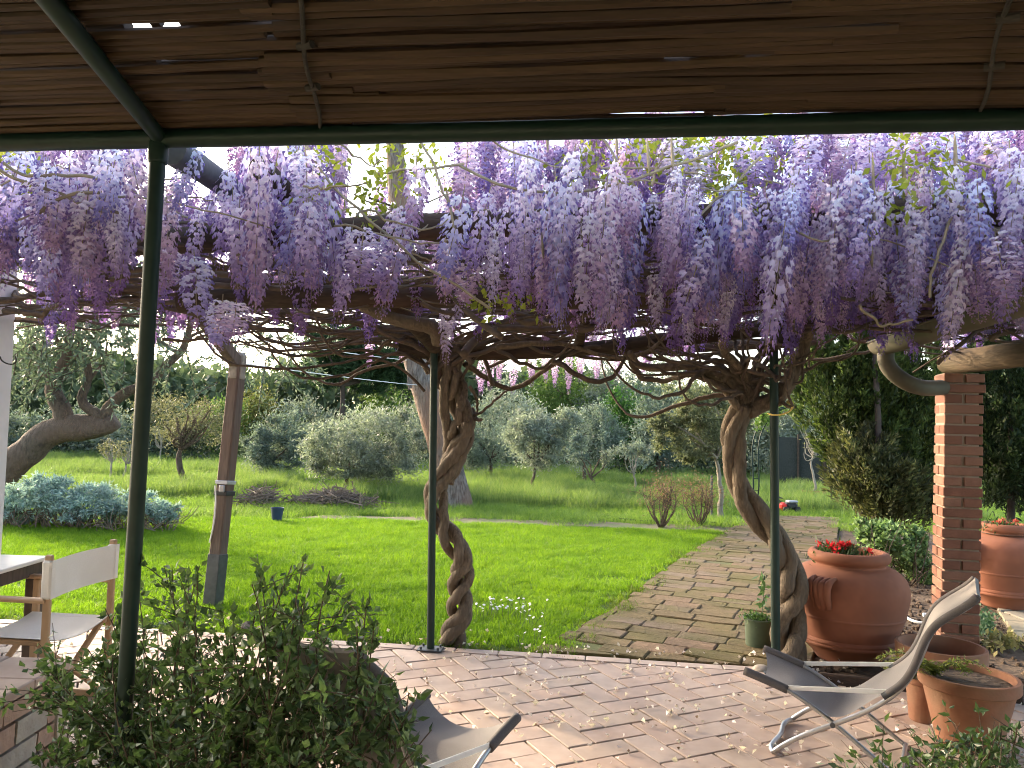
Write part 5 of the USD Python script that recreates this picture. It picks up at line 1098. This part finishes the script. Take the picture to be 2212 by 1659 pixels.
# ------------------------------------------------------------------ small things far off
c = gnd(598, 1124); bk_ = thing('bucket', 'small dark blue bucket on the grass by the heap of twigs', 'bucket', (c[0], c[1], -.01)); obj('body', MB().lathe([(0, 0), (.07, 0), (.095, .19), (.10, .19), (.10, .205), (.09, .2), (.068, .02), (0, .02)], 24), 'blue_plastic', bk_, smooth=40); obj('handle', MB().tube([(.098 * math.cos(a), .03 * math.sin(a), .19 - .09 * math.sin(a)) for a in np.linspace(0, np.pi, 12)], .004, 5), 'black_plastic', bk_)
c = gnd(1703, 1106); mw = thing('mower', 'small red and black garden machine lying on the grass by the path end', 'garden machine', (c[0], c[1], 0), .2)
obj('body', MB().box((.04, 0, .12), (.26, .2, .15), None, .05), 'black_plastic', mw); obj('red_hood', MB().box((-.13, -.02, .11), (.12, .2, .16), None, .05), 'red_paint', mw); obj('grey_cover', MB().box((.06, -.02, .205), (.20, .17, .05), None, .02), 'grey_metal', mw)
for sx in (-.12, .13): obj('wheel', MB().tube([(sx, -.13, .06), (sx, -.10, .06)], .06, 16), 'black_plastic', mw, smooth=40)
obj('handle', MB().tube(smoothline([(-.14, .02, .18), (-.2, .05, .27), (-.1, .05, .26)], 10), .012, 6), 'black_plastic', mw)
c = gnd(1757, 1075); bw = thing('terracotta_bowl', 'low terracotta bowl on the grass in front of the far fence', 'bowl', (c[0], c[1], -.02)); obj('body', MB().lathe([(0, 0), (.22, 0), (.30, .16), (.32, .165), (.32, .20), (.29, .2), (.27, .16), (0, .16)], 32), 'old_terracotta', bw, smooth=40)
Yb = c[1]; tree('potted_tree', 'small bare tree growing in the low terracotta bowl', Yb, ((1757, 1068), (1760, 1040), (1752, 1005), (1760, 985)), ((1755, 950, 40, 45),), 260, .06, .02, DRY, 'bark_grey', seed=61, r=.035, limbs=12, clumps=12, spread=.5, base=.1)
fn_ = thing('far_fence', 'dark netting fence behind the potted tree', 'fence'); fa, fb_ = at(1668, 1066, 22), at(1840, 1066, 21)
for i in range(4): p = fa + (fb_ - fa) * i / 3; obj('post', MB().tube([[p[0], p[1], -.1], [p[0], p[1], 1.5]], .03, 8), 'beam_wood', fn_)
for i in range(3):
    a, b_ = fa + (fb_ - fa) * i / 3, fa + (fb_ - fa) * (i + 1) / 3; obj('net_panel', MB().bar([a[0], a[1] + .04, .68], [b_[0], b_[1] + .04, .68], .012, 1.45, .001), 'fence_mesh', fn_)
ga = thing('garden_arch', 'slim green metal garden arch behind the bent wisteria stem', 'arch'); YA = 16.2
for dx in (0, 13): obj('hoop', MB().tube(smoothline([at(1622 + dx * .6, 1092, YA + dx * .02) * [1, 1, 0], at(1625 + dx, 1000, YA), at(1634 + dx, 930, YA), at(1665 + dx, 890, YA), at(1720 + dx, 880, YA + .2), at(1775, 900, YA + .4), at(1795, 960, YA + .5), at(1800, 1090, YA + .5) * [1, 1, 0]], 40), .016, 8), 'green_steel', ga, smooth=True)
rr = MB()
for y in range(930, 1085, 26): rr.tube([at(1623 + (1085 - y) * .06, y, YA), at(1636 + (1085 - y) * .06, y, YA + .02)], .008, 5)
obj('rungs', rr, 'green_steel', ga)
me, cc = crown(((1650, 905, 32, 30), (1700, 885, 40, 18)), YA, 900, np.random.default_rng(5), .07, .04, LIME, 14, .4)
obj('climbing_plant', me, 'foliage', label='light green climbing plant on top of the garden arch', cat='plant', tint=cc)
c = at(1545, 1118, 14.0); obj('grey_stake', MB().bar([c[0] - .05, 14.05, 0], [c[0] - .06, 14.05, .75], .05, .03, .005), 'dark_steel', label='dark stake beside the whitish trunk of the tall pale olive', cat='stake')
ir = MB().tube(smoothline([gnd(1340, 1120, 0), gnd(1450, 1126, 0), gnd(1560, 1131, 0), gnd(1605, 1138, 0)], 20, .03), .012, 6); obj('irrigation_hose', ir, 'black_plastic', label='black hose lying along the far edge of the lawn', cat='hose', smooth=True)

if HAZE:
    usdkit.material(stage, '/World/Looks/haze', {'v': ('principled_volume', {'color': (.92, .95, .95), 'density': HAZE, 'anisotropy': .35})}, [], volume='v.volume')
    hz_ = trimesh.creation.box((420, 300, 17.2)); hz_.apply_translation((0, 60, -1.1 + 8.6))
    obj('haze', hz_, 'haze', kind='stuff', label='thin evening haze over the garden', cat='haze')
